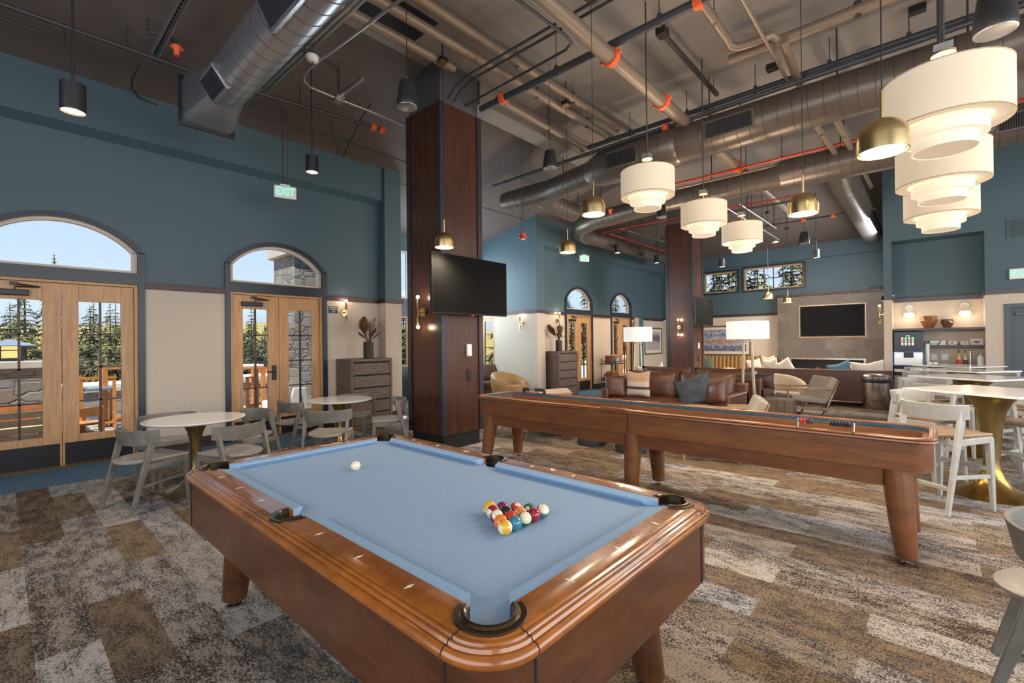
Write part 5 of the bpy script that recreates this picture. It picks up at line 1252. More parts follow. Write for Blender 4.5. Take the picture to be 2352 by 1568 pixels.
# ---------------------------------------------------------------- ceiling services
def ceil_z(x, y):
    z = CEIL if y < SLOPE0 else zs(y)
    if x > 13.9 and y > .8: z = min(z, CEIL-(x-13.9)*(CEIL-4.58)/4.05)
    return z
def duct(label, runs, mat, axis, sp=.16, grilles=(), hang=()):
    t = thing('air_duct', label, 'duct', runs[0][0][0], 0, 'spiral air ducts'); o = Vector(runs[0][0][0])
    for pts in runs:
        m = MB(); m.tube([Vector(p)-o for p, q in pts], [q for p, q in pts], 32); m.cur = 1
        for (a, ra), (b, rb) in zip(pts[:-1], pts[1:]):
            a, b = Vector(a)-o, Vector(b)-o; L = (b-a).length; n = int(L/sp)
            if L < .5: continue
            tt = (b-a).normalized()
            for k in range(1, n):
                c = a+(b-a)*k/n; q = ra+(rb-ra)*k/n; m.tube([c-tt*.005, c-tt*.003, c+tt*.003, c+tt*.005], [q-.001, q+.004, q+.004, q-.001], 32, False)
        m.build('duct_body', [mat, M['ductseam']], t, ang=.7)
    for (p, rad, ax, ang, l, w) in grilles:
        # grille on the duct flank; ax = duct direction, ang = elevation of the face normal
        ax = Vector(ax).normalized(); side = V(0, 0, 1).cross(ax); nrm = (side*math.cos(ang)+V(0, 0, 1)*math.sin(ang)).normalized(); up = nrm.cross(ax)
        B = Matrix(((ax.x, up.x, nrm.x, 0), (ax.y, up.y, nrm.y, 0), (ax.z, up.z, nrm.z, 0), (0, 0, 0, 1))); B.translation = Vector(p)-o+nrm*(rad-.03)
        m = MB(); m.box(-l/2-.03, -w/2-.03, -.08, l/2+.03, w/2+.03, .045, B); g = m.build('grille_frame', mat, t, bevel=.006)
        m = MB().box(-l/2, -w/2, .03, l/2, w/2, .047, B); m.build('grille_recess', M['gap'], t); m = MB(); n = int(l/.024)
        for k in range(n): x = -l/2+l*(k+.5)/n; m.box(x-.006, -w/2, .046, x+.006, w/2, .052, B)
        m.build('grille_louvre', M['grille'], t)
    for (p, rad) in hang:
        p = Vector(p)-o; m = MB().tube([p+V(0, 0, rad), p+V(0, 0, ceil_z(p.x+o.x, p.y+o.y)-o.z-p.z)], .011, 8); m.build('hanger_rod', M['conduitdark'], t)
    return t
zb = 4.6
duct('big spiral duct running over the bar tables toward the near column', [[((7.25, -3.5, zb), .275), ((7.25, 2.75, zb), .275), ((7.25, 2.95, zb), .275)], [((7.25, 2.95, zb), .275), ((7.25, 3.0, zb), .30), ((7.28, 4.35, zb), .30), ((7.35, 4.65, zb), .22)], [((7.35, 4.65, zb), .22), ((7.55, 5.6, zb), .22), ((7.60, 5.85, zb), .22), ((7.6, 6.2, zb), .23), ((7.55, 7.0, zb), .21)], [((7.5, 5.9, zb), .2), ((8.0, 6.25, zb), .21), ((8.15, 6.3, zb), .21), ((9.25, 6.4, zb), .21)]], M['duct'], 'y', .17,
     [((7.25, 2.15, zb), .275, (0, -1, 0), PI+.12, .62, .20), ((7.28, 3.85, zb), .30, (0, -1, 0), PI+.10, .52, .22)], [((7.25, 2.5, zb), .27), ((7.25, .9, zb), .27), ((7.25, -.3, zb), .27), ((7.5, 5.4, zb), .22)])
duct('second spiral duct behind the tiered pendants, turning along the far doors', [[((9.95, -3.5, zb), .275), ((9.95, 2.05, zb), .275), ((9.95, 2.1, zb), .275)], [((9.95, 2.1, zb), .275), ((9.95, 2.35, zb), .21), ((10.0, 4.6, zb), .21), ((10.1, 6.3, 4.55), .21), ((10.2, 6.75, 4.5), .21), ((10.5, 7.05, 4.45), .21), ((11.0, 7.15, 4.42), .20)], [((11.0, 7.15, 4.42), .19), ((16.0, 7.1, 4.42), .18)]], M['duct'], 'y', .17,
     [((9.95, -.95, zb), .275, (0, -1, 0), PI+.12, .5, .2), ((12.1, 7.13, 4.42), .19, (1, 0, 0), PI+.6, .38, .11), ((13.9, 7.13, 4.42), .185, (1, 0, 0), PI+.6, .38, .11)], [((9.95, 1.2, zb), .27), ((9.95, 3.4, zb), .21), ((13.0, 7.1, 4.42), .18)])
duct('branch duct slanting from the second duct to the far wall corner', [[((9.95, 1.2, 4.55), .25), ((11.0, 1.25, 4.5), .24), ((16.4, 1.28, 4.45), .24)]], M['duct'], 'x', .11)
ga = duct('silver spiral duct ending in a square boot at the door wall', [[((1.75, -1.5, 4.45), .23), ((1.75, 6.05, 4.45), .23)]], M['ductsilver'], 'y', .19, [((1.75, 5.72, 4.45), .23, (0, 1, 0), -.62, .40, .20), ((1.75, 3.95, 4.45), .23, (0, 1, 0), -.50, .55, .22)], [((1.75, 4.6, 4.45), .23)])
m = MB(); n = 8; a = [V(.23*math.cos(2*PI*(k+.5)/n), 7.55, .23*math.sin(2*PI*(k+.5)/n)) for k in range(n)]
L0 = [V(.229*math.cos(2*PI*(k+.5)/32), 7.5, .229*math.sin(2*PI*(k+.5)/32)) for k in range(32)]
def sq(p, s, y):
    x, z = p.x, p.z; k = s/max(abs(x), abs(z)); return V(x*k, y, z*k)
L1 = [sq(p, .27, 7.95) for p in L0]; L2 = [sq(p, .27, 8.15) for p in L0]
m.loops([L0, L1, L2], True, False, True).build('square_boot', M['ductsilver'], ga, ang=.4); m = MB(); m.box(-.30, 8.13, -.30, .30, 8.16, .30).build('boot_flange', M['black'], ga)

def pipe(name, label, cat, pts, dia, mat, group=None, hang=(), coup=(), rods=.006, n=10):
    o = Vector(pts[0]); t = thing(name, label, cat, o, 0, group)
    MB().tube([Vector(p)-o for p in pts], dia/2, n).build('pipe' if 'pipe' in name else 'tube', mat, t)
    for p in hang:
        p = Vector(p)-o; m = MB().tube([p, p+V(0, 0, ceil_z(p.x+o.x, p.y+o.y)-p.z-o.z)], rods, 6); m.tube([p-V(0, 0, dia/2+.004), p+V(0, 0, dia/2+.03)], dia*.30, 6); m.build('hanger', M['conduitdark'], t)
    for p, ax in coup:
        p = Vector(p)-o; ax = Vector(ax); q = dia/2
        m = MB().tube([p-ax*.045, p-ax*.04, p+ax*.04, p+ax*.045], [q, q+.022, q+.022, q], 14); s = ax.cross(V(.3, .2, 1)).normalized(); m.tube([p+s*(q+.03)-ax*.02, p+s*(q+.03)+ax*.02], .022, 8); m.tube([p-s*(q+.03)-ax*.02, p-s*(q+.03)+ax*.02], .022, 8)
        m.build('coupling', M['coupling'], t, ang=.8)
    return t
X_, Y_ = (1, 0, 0), (0, 1, 0); SPR = 'fire sprinkler pipes'; CON = 'electrical conduits'
pipe('sprinkler_main_pipe', 'thick taupe pipe with orange couplings crossing mid ceiling', 'pipe', [(-.5, 2.80, 4.85), (4.8, 2.80, 4.85), (14.0, 2.80, 4.85)], .175, M['pipe'], SPR, [(8.2, 2.8, 4.85)], [((4.86, 2.8, 4.85), X_), ((6.25, 2.8, 4.85), X_), ((9.6, 2.8, 4.85), X_)], n=18)
pipe('sprinkler_pipe', 'dark pipe crossing the thick taupe pipe near the column', 'pipe', [(4.87, 5.0, 5.0), (4.87, -3, 5.0)], .095, M['pipedark'], SPR, [(4.87, 3.6, 5.0), (4.87, 2.2, 5.0), (4.87, .9, 5.0)], [((4.87, 4.55, 5.0), Y_), ((4.87, 2.96, 5.0), Y_), ((4.87, 1.78, 5.0), Y_)], n=14)
pipe('sprinkler_pipe', 'dark pipe running above the big duct from column to right edge', 'pipe', [(7.40, 4.9, 5.12), (7.40, -3.0, 5.12)], .085, M['pipedark'], SPR, [(7.4, 3.9, 5.12), (7.4, 2.9, 5.12), (7.4, 1.9, 5.12), (7.4, 1.0, 5.12), (7.4, .2, 5.12)], n=12)
pipe('drain_pipe', 'capped taupe drain pipe high above the big duct', 'pipe', [(6.42, 1.95, 5.15), (6.42, -3.0, 5.15)], .13, M['pipe'], None, [(6.42, .6, 5.15)], n=16)
pipe('drain_pipe', 'taupe pipe with double bend joining the capped drain pipe', 'pipe', [(4.4, 1.83, 5.15), (5.95, 1.83, 5.15), (6.05, 1.83, 5.12), (6.12, 1.75, 5.10), (6.15, 1.55, 5.10), (6.22, 1.42, 5.14), (6.42, 1.38, 5.15)], .10, M['pipe'], None, [(5.5, 1.83, 5.15)], n=14)
pipe('drain_pipe', 'taupe pipe from the capped drain down toward the big duct', 'pipe', [(6.35, 1.32, 5.10), (8.0, 1.36, 4.95), (11.0, 1.36, 4.85)], .10, M['pipe'], None, n=14)
pipe('conduit_tube', 'slim conduit beside the drain pipe elbow', 'conduit', [(4.6, 1.45, 5.05), (7.3, 1.45, 5.02)], .04, M['pipe'], CON)
pipe('drain_pipe', 'lowest of the three taupe pipes left of the column', 'pipe', [(-.5, 4.85, 5.2), (4.13, 4.76, 5.2)], .125, M['pipe'], None, n=14)
pipe('drain_pipe', 'middle taupe pipe over the column running to the big duct', 'pipe', [(2.6, 4.42, 5.2), (2.75, 4.40, 5.2), (8.4, 4.30, 5.2)], .12, M['pipe'], None, [(5.4, 4.36, 5.2), (6.7, 4.33, 5.2)], n=14)
pipe('drain_pipe', 'upper taupe pipe over the column running to the big duct', 'pipe', [(-.5, 4.16, 5.27), (8.6, 4.10, 5.27)], .12, M['pipe'], None, [(4.7, 4.13, 5.27), (6.0, 4.12, 5.27)], n=14)
pipe('drain_pipe', 'taupe pipe right of the column below the pair of pipes', 'pipe', [(4.95, 4.74, 5.1), (7.45, 4.80, 5.1)], .10, M['pipe'], None, [(6.2, 4.77, 5.1)], n=14)
pipe('sprinkler_pipe', 'dark pipe along the left ceiling ending in orange couplings', 'pipe', [(-1, 6.85, 4.92), (2.0, 6.82, 4.92), (4.08, 6.5, 4.92)], .05, M['conduitdark'], SPR, [(1.0, 6.83, 4.92), (2.9, 6.68, 4.92)], [((3.98, 6.52, 4.92), (.99, -.14, 0)), ((4.12, 6.5, 4.92), (.99, -.14, 0))])
pipe('conduit_tube', 'dark conduit nearest the door wall under the sloping ceiling', 'conduit', [(-1, 7.12, 4.92), (1.7, 7.18, 4.92), (2.2, 7.34, 4.92), (4.2, 7.30, 4.92), (6.0, 7.4, 4.92)], .032, M['conduitdark'], CON, [(.5, 7.13, 4.92), (3.2, 7.32, 4.92)])
pipe('conduit_tube', 'dark conduit looping down to the square duct boot', 'conduit', [(1.16, 7.12, 4.92), (1.15, 7.55, 4.90), (1.19, 7.78, 4.88), (1.30, 7.92, 4.86), (1.5, 7.97, 4.85)], .026, M['conduitdark'], CON)
pipe('conduit_tube', 'dark conduit rising to the slope beside the exit sign', 'conduit', [(3.55, 5.86, 4.9), (3.75, 6.5, 4.95), (4.2, 7.9, 4.9)], .026, M['conduitdark'], CON)
t = thing('strut_channel', 'perforated strut channel hanging left of the silver duct', 'strut', (1.28, -1.0, 5.0)); m = MB(); m.box(-.045, 0, 0, -.025, 8.15, .05); m.box(.025, 0, 0, .045, 8.15, .05); m.box(-.025, 0, .04, .025, 8.15, .05); m.build('channel', M['conduit'], t); m = MB()
for k in range(60): m.box(-.008, 3.2+.08*k, .034, .008, 3.24+.08*k, .041)
m.build('slots', M['gap'], t); m = MB()
for y in (5.4, 6.6, 7.9): m.tube([(0, y, .05), (0, y, ceil_z(1.28, y-1)-5.0)], .006, 6)
m.build('hanger', M['conduitdark'], t)
for k, (a, b_, c, lb) in enumerate(((2.38, 6.65, 2.16, 'left one of three bright conduits beside the silver duct'), (2.44, 6.75, 2.22, 'middle one of three bright conduits beside the silver duct'), (2.50, 6.85, 2.22, 'right one of three bright conduits beside the silver duct'))):
    pipe('conduit_tube', lb, 'conduit', [(a+.04, -1, 5.0), (a, 5.8, 5.0), (a, b_, 5.0), (a-.04, b_+.17, 5.0), (a-.12, b_+.30, 5.0), (c, b_+.38, 5.0)], .036, M['conduit'], CON, [(a, 5.45, 5.0)] if k == 1 else ())
pipe('conduit_tube', 'long bright conduit bending round to the junction box', 'conduit', [(2.72, -1, 4.87), (2.66, 3.81, 4.87), (2.56, 5.55, 4.87), (2.57, 5.78, 4.87), (2.63, 5.93, 4.87), (2.75, 6.02, 4.87), (3.1, 6.03, 4.87), (4.2, 6.01, 4.87)], .036, M['conduit'], CON, n=12)
t = thing('junction_box', 'grey junction box on the bright conduit left of column', 'junction box', (3.15, 6.03, 4.87)); MB().box(-.06, -.06, -.045, .06, .06, .045).build('box', M['conduit'], t, bevel=.006); MB().box(-.02, -.62, .02, .02, -.06, .06).build('strut', M['conduit'], t); MB().tube([(0, 0, .04), (0, 0, zs(6.03)-4.87)], .016, 8).build('hanger', M['conduitdark'], t)
t = thing('smoke_detector', 'pale domed smoke detector by the three conduits', 'smoke detector', (2.50, 5.40, 4.86)); MB().lathe([(0, -.03), (.03, -.032), (.06, -.012), (.075, .02), (.075, .04), (0, .045)], 28).build('body', M['plastic'], t, ang=1); MB().lathe([(0, -.036), (.014, -.035), (.014, -.03)], 14).build('lens', M['conduitdark'], t); MB().box(-.35, -.02, .045, .35, .02, .08).build('strut', M['conduitdark'], t); MB().tube([(0, 0, .08), (0, 0, ceil_z(2.5, 5.4)-4.86)], .008, 6).build('hanger', M['conduitdark'], t)
def sprinkler(label, p):
    t = thing('fire_sprinkler', label, 'sprinkler', p, 0, 'fire sprinklers'); MB().tube([(0, 0, .0), (0, 0, .10), (-.15, .05, .14), (-.25, .1, .14)], .022, 8).build('arm', M['pipedark'], t)
    m = MB().lathe([(0, -.06), (.03, -.06), (.035, 0), (.05, .02), (.05, .05), (0, .05)], 12); m.tube([(-.06, 0, .03), (.06, 0, .03)], .018, 8); m.build('coupling', M['coupling'], t, ang=.8)
    MB().tube([(-.25, .1, .14), (-.25, .1, ceil_z(p[0], p[1])-p[2])], .01, 6).build('hanger', M['conduitdark'], t)
sprinkler('orange sprinkler fitting left of the silver duct', (1.40, 6.48, 4.93))
sprinkler('orange sprinkler fitting right of the near column', (5.75, 6.05, 4.35))
sprinkler('orange sprinkler fitting behind the first brass pendants', (9.3, 6.0, 4.6)); sprinkler('orange sprinkler fitting near the far tiered pendant', (9.8, 5.7, 4.6))
pipe('conduit_tube', 'grey conduit bending back over the thick taupe pipe', 'conduit', [(2.4, 3.16, 5.0), (4.4, 3.09, 5.0), (4.52, 3.12, 5.0), (4.58, 3.24, 5.0), (4.64, 5.2, 5.0)], .034, M['pipedark'], CON)
for k, (x, lb) in enumerate(((4.19, 'left of twin dark conduits ending at the column top'), (4.30, 'right of twin dark conduits ending at the column top'))):
    pipe('conduit_tube', lb, 'conduit', [(x-.02, -2, 5.05), (x, 4.5, 5.05), (x+.04, 4.85, 5.03), (x+.06, 5.03, 4.93)], .034, M['pipedark'], CON)
pipe('red_sprinkler_pipe', 'thin bright red pipe behind the brass and tiered pendants', 'pipe', [(9.42, 4.1, 4.75), (9.42, -3, 4.75)], .05, M['redpipe'], SPR, [(9.42, 2.0, 4.75), (9.42, .4, 4.75)])
pipe('conduit_tube', 'upper grey conduit running below the red pipe', 'conduit', [(9.76, 4.4, 4.76), (9.76, -3, 4.76)], .05, M['pipe'], CON); pipe('conduit_tube', 'lower grey conduit running below the red pipe', 'conduit', [(10.3, 4.6, 4.78), (10.3, -3, 4.78)], .05, M['pipe'], CON, (), [((10.3, 1.95, 4.78), Y_), ((10.3, 1.2, 4.78), Y_)])
pipe('sprinkler_pipe', 'dark pipe hugging the top of the big duct', 'pipe', [(7.05, 6.9, 4.82), (7.05, -3, 4.92)], .06, M['pipedark'], SPR, [(7.05, 5.3, 4.84)], [((7.05, 5.35, 4.84), Y_), ((7.05, 3.1, 4.86), Y_)])
pipe('red_sprinkler_pipe', 'red pipe run above the far black pendants along the doors', 'pipe', [(11.52, 7.0, 4.62), (12.0, 6.88, 4.6), (15.9, 6.88, 4.6)], .035, M['redpipe'], SPR, [(13.5, 6.88, 4.6)]); pipe('red_sprinkler_pipe', 'red pipe crossing below the second duct to the far column', 'pipe', [(11.5, 7.0, 4.6), (11.5, 2.0, 4.6)], .035, M['redpipe'], SPR, [(11.5, 4.6, 4.6)])
pipe('sprinkler_pipe', 'dark pipe crossing left of the far column top', 'pipe', [(11.3, 7.4, 4.5), (11.55, 2.0, 4.5)], .045, M['conduitdark'], SPR, [(11.4, 5.6, 4.5)]); pipe('conduit_tube', 'bright conduit left of the far column top', 'conduit', [(11.8, 6.56, 4.7), (14.4, 6.42, 4.7)], .035, M['conduit'], CON, [(13.0, 6.5, 4.7)])
pipe('drain_pipe', 'left taupe pipe passing under the ducts at right', 'pipe', [(7.8, 1.30, 4.72), (12.5, 1.18, 4.72)], .09, M['pipe'], None, [(8.6, 1.28, 4.72)]); pipe('drain_pipe', 'right taupe pipe with elbow under the ducts at right', 'pipe', [(8.2, 1.06, 4.95), (8.2, 1.06, 4.78), (8.3, 1.05, 4.74), (12.4, .98, 4.72)], .09, M['pipe'], None, [(9.0, 1.04, 4.74)])
pipe('conduit_tube', 'bright conduit below the second duct toward the fireplace', 'conduit', [(10.4, 3.3, 4.35), (13.8, 3.2, 4.3), (14.6, 3.2, 4.3)], .035, M['conduit'], CON, [(12.2, 3.25, 4.33)]); pipe('conduit_tube', 'second bright conduit below the second duct toward the fireplace', 'conduit', [(10.4, 3.0, 4.35), (13.2, 2.95, 4.32)], .035, M['conduit'], CON, [(12.0, 2.97, 4.34)])
pipe('sprinkler_pipe', 'dark pipe with orange couplings before the fireplace wall', 'pipe', [(13.2, 5.0, 4.42), (13.2, .95, 4.42)], .04, M['conduitdark'], SPR, [(13.2, 3.0, 4.42)], [((13.2, 2.35, 4.42), Y_), ((13.2, 1.75, 4.42), Y_)])
t = thing('track_light', 'slim dark light track high between the thick pipe and duct', 'track light', (5.54, 2.46, 5.3)); MB().box(0, -.025, -.02, 1.95, .025, .03).build('track', M['conduitdark'], t); MB().box(-.08, -.06, -.03, .06, .06, .06).build('feed_box', M['black'], t); m = MB()
for x in (.05, 1.8): m.tube([(x, 0, .03), (x, 0, .2)], .006, 6)
m.build('hanger', M['conduitdark'], t)
for k, (x, y, lb) in enumerate(((7.45, .12, 'black junction plate above the big duct at upper right'), (6.9, 1.55, 'black junction plate on the slim conduit above the duct'))):
    o = MB().box(-.05, -.08, -.03, .05, .08, .05).build('junction_plate', M['black'], bevel=.004); o.location = (x, y, 5.45 if k == 0 else 5.1); tag(o, lb, 'junction box')
t = thing('red_riser_pipe', 'red vertical pipe drop at the upper right', 'pipe', (6.4, -.62, 4.65)); MB().tube([(0, 0, 0), (0, 0, CEIL-4.65)], .018, 8).build('pipe', M['redpipe'], t)
t = thing('red_riser_pipe', 'second red vertical pipe drop near the top right speaker', 'pipe', (5.2, -.62, 4.4)); MB().tube([(0, 0, 0), (0, 0, CEIL-4.4)], .014, 8).build('pipe', M['redpipe'], t)
# black panel painting the shade of a ceiling opening, then a boxed beam
struct(MB().box(2.9, 4.55, CEIL-.012, 3.7, 5.1, CEIL+.002).build('ceiling_shade_panel', M['gap']), 'black panel standing for a shaded opening in the ceiling left of the column')
struct(MB().box(4.95, 5.1, CEIL-.35, 9.6, 5.45, CEIL).build('ceiling_beam', M['concrete'], bevel=.01), 'grey boxed beam between the two ceiling zones')

# ---------------------------------------------------------------- pendants
def dome(label, x, y, z, power=14):
    t = thing('dome_pendant', label, 'pendant lamp', (x, y, z), 0, 'brass dome pendants'); q = .125; top = ceil_z(x, y)-z
    pr_ = [(q, 0), (q, .08)] + [(q*math.cos(a), .08+.115*math.sin(a)) for a in [PI/2*k/8 for k in range(1, 8)]] + [(.018, .196)]
    MB().lathe(pr_ + [(.018, .190)] + [((q-.005)*math.cos(a), .078+.110*math.sin(a)) for a in [PI/2*k/8 for k in range(7, 0, -1)]] + [(q-.005, .078), (q-.005, 0), (q, 0)], 40).build('dome', M['gold'], t, ang=.9)
    MB().tube([(0, 0, .19), (0, 0, .36)], .010, 10).build('stem', M['gold'], t); MB().tube([(0, 0, .36), (0, 0, top-.35 if top > 1 else top)], .0035, 6).build('cord', M['black'], t)
    if top > 1: MB().tube([(0, 0, top-.35), (0, 0, top)], .011, 8).build('ceiling_rod', M['conduitdark'], t); MB().lathe([(0, top-.38), (.055, top-.38), (.055, top-.365), (0, top-.36)], 24).build('canopy_plate', M['gold'], t); MB().box(-.05, -.05, top-.365, .05, .05, top-.31).build('canopy_box', M['black'], t)
    MB().lathe([(0, .012), (.105, .012), (.113, .02), (0, .03)], 32).build('lit_diffuser', M['bulb'], t)
    lamp('dome light', 'SPOT', (x, y, z-.02), power, size=.07, aim=(0, 0, -1), spot=2.7, blend=.8)
    return t
dome('large brass dome pendant nearest the tiered shades at upper right', 3.45, .216, 2.582, 42)
dome('brass dome pendant in front of the far right long duct', 5.01, .894, 2.663, 42)
dome('brass dome pendant left of the first tiered shade', 4.255, 2.677, 2.853, 42)
dome('brass dome pendant in front of the far left wall corner', 5.86, 4.152, 2.873, 42)
dome('brass dome pendant in front of the near column', 3.87, 4.68, 2.74, 42)
dome('tiny brass dome pendant below the long clerestory window', 14.4, 3.43, 2.66, 40)
dome('tiny brass dome pendant in front of the fireplace mantel corner', 15.6, 3.2, 2.60, 40)
def cyl(label, x, y, z, q=.08, h=.22, power=30):
    t = thing('cylinder_pendant', label, 'pendant lamp', (x, y, z), 0, 'black cylinder pendants')
    MB().lathe([(q-.008, .03), (q-.006, 0), (q, 0), (q, h), (0, h+.002)], 32).build('cylinder', M['black'], t); MB().lathe([(q-.002, -.001), (q+.001, 0), (q+.001, .006)], 32).build('rim', M['chrome'], t)
    MB().lathe([(0, .012), (q-.009, .012)], 28).build('lit_lens', M['bulb'], t); MB().tube([(0, 0, h), (0, 0, ceil_z(x, y)-z)], .008, 8).build('stem', M['black'], t)
    lamp('cylinder light', 'SPOT', (x, y, z-.01), power, size=.05, aim=(0, 0, -1), spot=1.9, blend=.5)
cyl('black cylinder pendant at upper left', .397, 4.97, 3.337); cyl('black cylinder pendant right of the exit sign', 2.875, 6.254, 3.846)
cyl('black cylinder pendant left of the far column, first', 12.2, 6.87, 4.10, .08, .24, 90); cyl('black cylinder pendant left of the far column, second', 14.0, 6.5, 3.98, .08, .24, 90)
cyl('black cylinder pendant right of the far column', 13.24, 4.28, 3.507, .08, .22, 90); cyl('black cylinder pendant above the fireplace television', 14.43, 2.29, 3.65, .08, .22, 90)
def drum(label, x, y, z, power=40):
    t = thing('tiered_pendant', label, 'pendant lamp', (x, y, z), 0, 'three tier drum pendants'); top = ceil_z(x, y)-z
    R = .305; tiers = ((R, .0, .30), (.20, -.075, .06), (.155, -.145, .0))
    for k, (q, a, b_) in enumerate(tiers):
        m = MB().lathe([(q, a), (q, b_)], 64); m.lathe([(q-.004, b_), (q-.004, a)], 64); m.build('shade', M['shade'] if k == 0 else M['shadein'], t)
    m = MB()
    for z_ in (.0, .298): m.lathe([(R-.001, z_-.003), (R+.002, z_-.003), (R+.002, z_+.003), (R-.001, z_+.003)], 64)
    m.build('trim_band', M['pilbeige'], t); MB().lathe([(.225, .004), (R-.004, .004)], 64).build('lower_ring', M['diffuser'], t); MB().lathe([(.0, .295), (R-.004, .295)], 48).build('top_diffuser', M['shade'], t)
    MB().lathe([(0, -.141), (.151, -.141)], 48).build('bottom_diffuser', M['diffuser'], t); MB().lathe([(.155, -.072), (.196, -.072)], 48).build('middle_ring', M['shadein'], t); MB().lathe([(.2, .03), (.225, .03)], 48).build('inner_glow', M['globe'], t)
    MB().tube([(0, 0, .29), (0, 0, .44)], .008, 8).build('stem', M['gold'], t); MB().lathe([(0, .44), (.06, .44), (.06, .455), (0, .46)], 24).build('canopy_plate', M['gold'], t); MB().box(-.045, -.045, .458, .045, .045, .50).build('canopy_box', M['conduit'], t); MB().tube([(0, 0, .50), (0, 0, top)], .009, 8).build('ceiling_rod', M['conduitdark'], t)
    lamp('drum light', 'SPOT', (x, y, z-.16), power, size=.14, aim=(0, 0, -1), spot=2.9, blend=.7); lamp('drum uplight', 'POINT', (x, y, z+.37), power*.22, size=.12)
DR = [(3.913, -.053, 2.80, 'largest three tier drum pendant, nearest at upper right'), (5.355, -.053, 2.80, 'three tier drum pendant second in the right hand row'), (6.774, -.053, 2.80, 'three tier drum pendant third in the right hand row'), (5.139, 2.49, 3.20, 'three tier drum pendant nearest in the middle row'), (6.71, 2.41, 3.13, 'three tier drum pendant second in the middle row'), (8.238, 2.344, 3.11, 'three tier drum pendant farthest in the middle row')]
for x, y, z, lb in DR: drum(lb, x, y, z)
def speaker(label, x, y, z, s=1.0):
    t = thing('pendant_speaker', label, 'speaker', (x, y, z), 0, 'black pendant speakers'); q = .10*s
    MB().lathe([(q*.97, .0), (q*1.0, .012), (q*1.02, .03), (q*.98, .08*s), (q*.80, .22*s), (q*.70, .255*s), (0, .26*s)], 36).build('body', M['black'], t, ang=.9); MB().lathe([(0, .004), (q*.9, .004), (q*.97, 0), (q*.99, .004)], 36).build('speaker_grille', M['ductsilver'], t)
    MB().tube([(0, 0, .25*s), (0, 0, .30*s)], .008, 8).build('hook', M['chrome'], t); MB().tube([(0, 0, .30*s), (0, 0, ceil_z(x, y)-z)], .004, 6).build('cable', M['black'], t)
speaker('black pendant speaker at the top right corner', 4.056, -.286, 3.344); speaker('black pendant speaker left of the near column', 2.75, 3.88, 3.86); speaker('black pendant speaker right of the near column', 5.33, 4.07, 3.99); speaker('black pendant speaker in front of the fireplace wall', 11.85, 2.1, 3.6); speaker('black pendant speaker behind the second tiered pendant', 9.3, 4.2, 4.08)
def strobe(label, x, y, z):
    t = thing('fire_strobe', label, 'fire alarm', (x, y, z), 0, 'red fire strobes'); MB().lathe([(0, 0), (.05, 0), (.07, .02), (.07, .055), (.05, .06), (.055, .09), (0, .09)], 24).build('body', M['red'], t); MB().lathe([(0, -.02), (.03, -.02), (.035, .0)], 16).build('lens', M['plastic'], t)
    m = MB(); m.tube([(-.03, 0, .09), (-.03, 0, ceil_z(x, y)-z)], .004, 6); m.tube([(.03, 0, .09), (.03, 0, ceil_z(x, y)-z)], .004, 6); m.build('cable', M['conduitdark'], t)
strobe('red fire strobe hanging right of the near column', 6.2, 5.35, 3.33); strobe('red fire strobe behind the farthest tiered pendant', 10.0, 2.75, 3.45)
def boxdrop(label, x, y, z, mat):
    t = thing('cord_canopy', label, 'junction box', (x, y, z), 0, 'cord canopies'); MB().lathe([(0, 0), (.06, 0), (.06, .012), (0, .012)], 24).build('plate', mat, t); MB().box(-.05, -.05, .012, .05, .05, .07).build('box', M['conduitdark'], t, bevel=.004); MB().tube([(0, 0, .07), (0, 0, ceil_z(x, y)-z)], .008, 8).build('rod', M['conduitdark'], t)
for x, y, lb in ((13.2, 3.6, 'small round white ceiling spot near the far clerestory, left'), (14.2, 3.2, 'small round white ceiling spot near the far clerestory, right')):
    t = thing('ceiling_spot', lb, 'spot light', (x, y, 4.15), 0, 'round ceiling spots'); MB().lathe([(0, 0), (.075, 0), (.08, .03), (0, .035)], 24).build('body', M['plastic'], t); MB().tube([(0, 0, .03), (0, 0, ceil_z(x, y)-4.15)], .008, 6).build('stem', M['conduitdark'], t); lamp('round spot light', 'SPOT', (x, y, 4.14), 120, size=.06, aim=(.35, 0, -1), spot=2.6, blend=.8)

# ---------------------------------------------------------------- outdoors
struct(MB().box(-12, 8.28, -.14, 16, 13.6, -.02).build('ground_terrace', M['paver']), 'flagstone terrace outside the doors')
struct(MB().add([(-60, 13.4, -.2), (120, 13.4, -.2), (120, 40, -4), (-60, 40, -4), (-60, 120, -4), (120, 120, -4), (19, -40, -.2), (120, -40, -.2), (19, 13.4, -.2)], [(0, 1, 2, 3), (3, 2, 5, 4), (6, 7, 1, 8)]).build('ground_slope', M['gravel']), 'forest floor falling away beyond the terrace')
rgh = random.Random(3); G = []
for j in range(14):
    G.append([V(-60+5*i, 48+4.5*j, -4+7.2*min(1, j/5)+1.0*rgh.random()+.6*math.sin(i*.9+j)) for i in range(40)])
struct(MB().loops(G, False).build('ground_hill', GREENS[3], ang=.1), 'forested hillside in the distance')
m = MB().box(-1.2, 11.0, -.02, .555, 11.75, 1.16); t = thing('stone_pedestal', 'fieldstone wall end with limestone cap outside the nearest doors', 'wall', (0, 0, 0)); m.build('masonry', M['stone'], t); MB().box(-1.25, 10.95, 1.16, .60, 11.80, 1.285).build('capstone', M['capstone'], t, bevel=.015)
t = thing('lantern', 'square amber lantern with peaked slate blue roof on stone wall', 'lantern', (.13, 11.35, 1.285)); MB().box(-.15, -.15, .0, .15, .15, .05).build('base', M['black'], t); MB().box(-.115, -.115, .05, .115, .115, .245).build('glass', M['amber'], t); m = MB()
for sx in (-1, 1):
    for sy in (-1, 1): m.box(sx*.12-.012, sy*.12-.012, .05, sx*.12+.012, sy*.12+.012, .26)
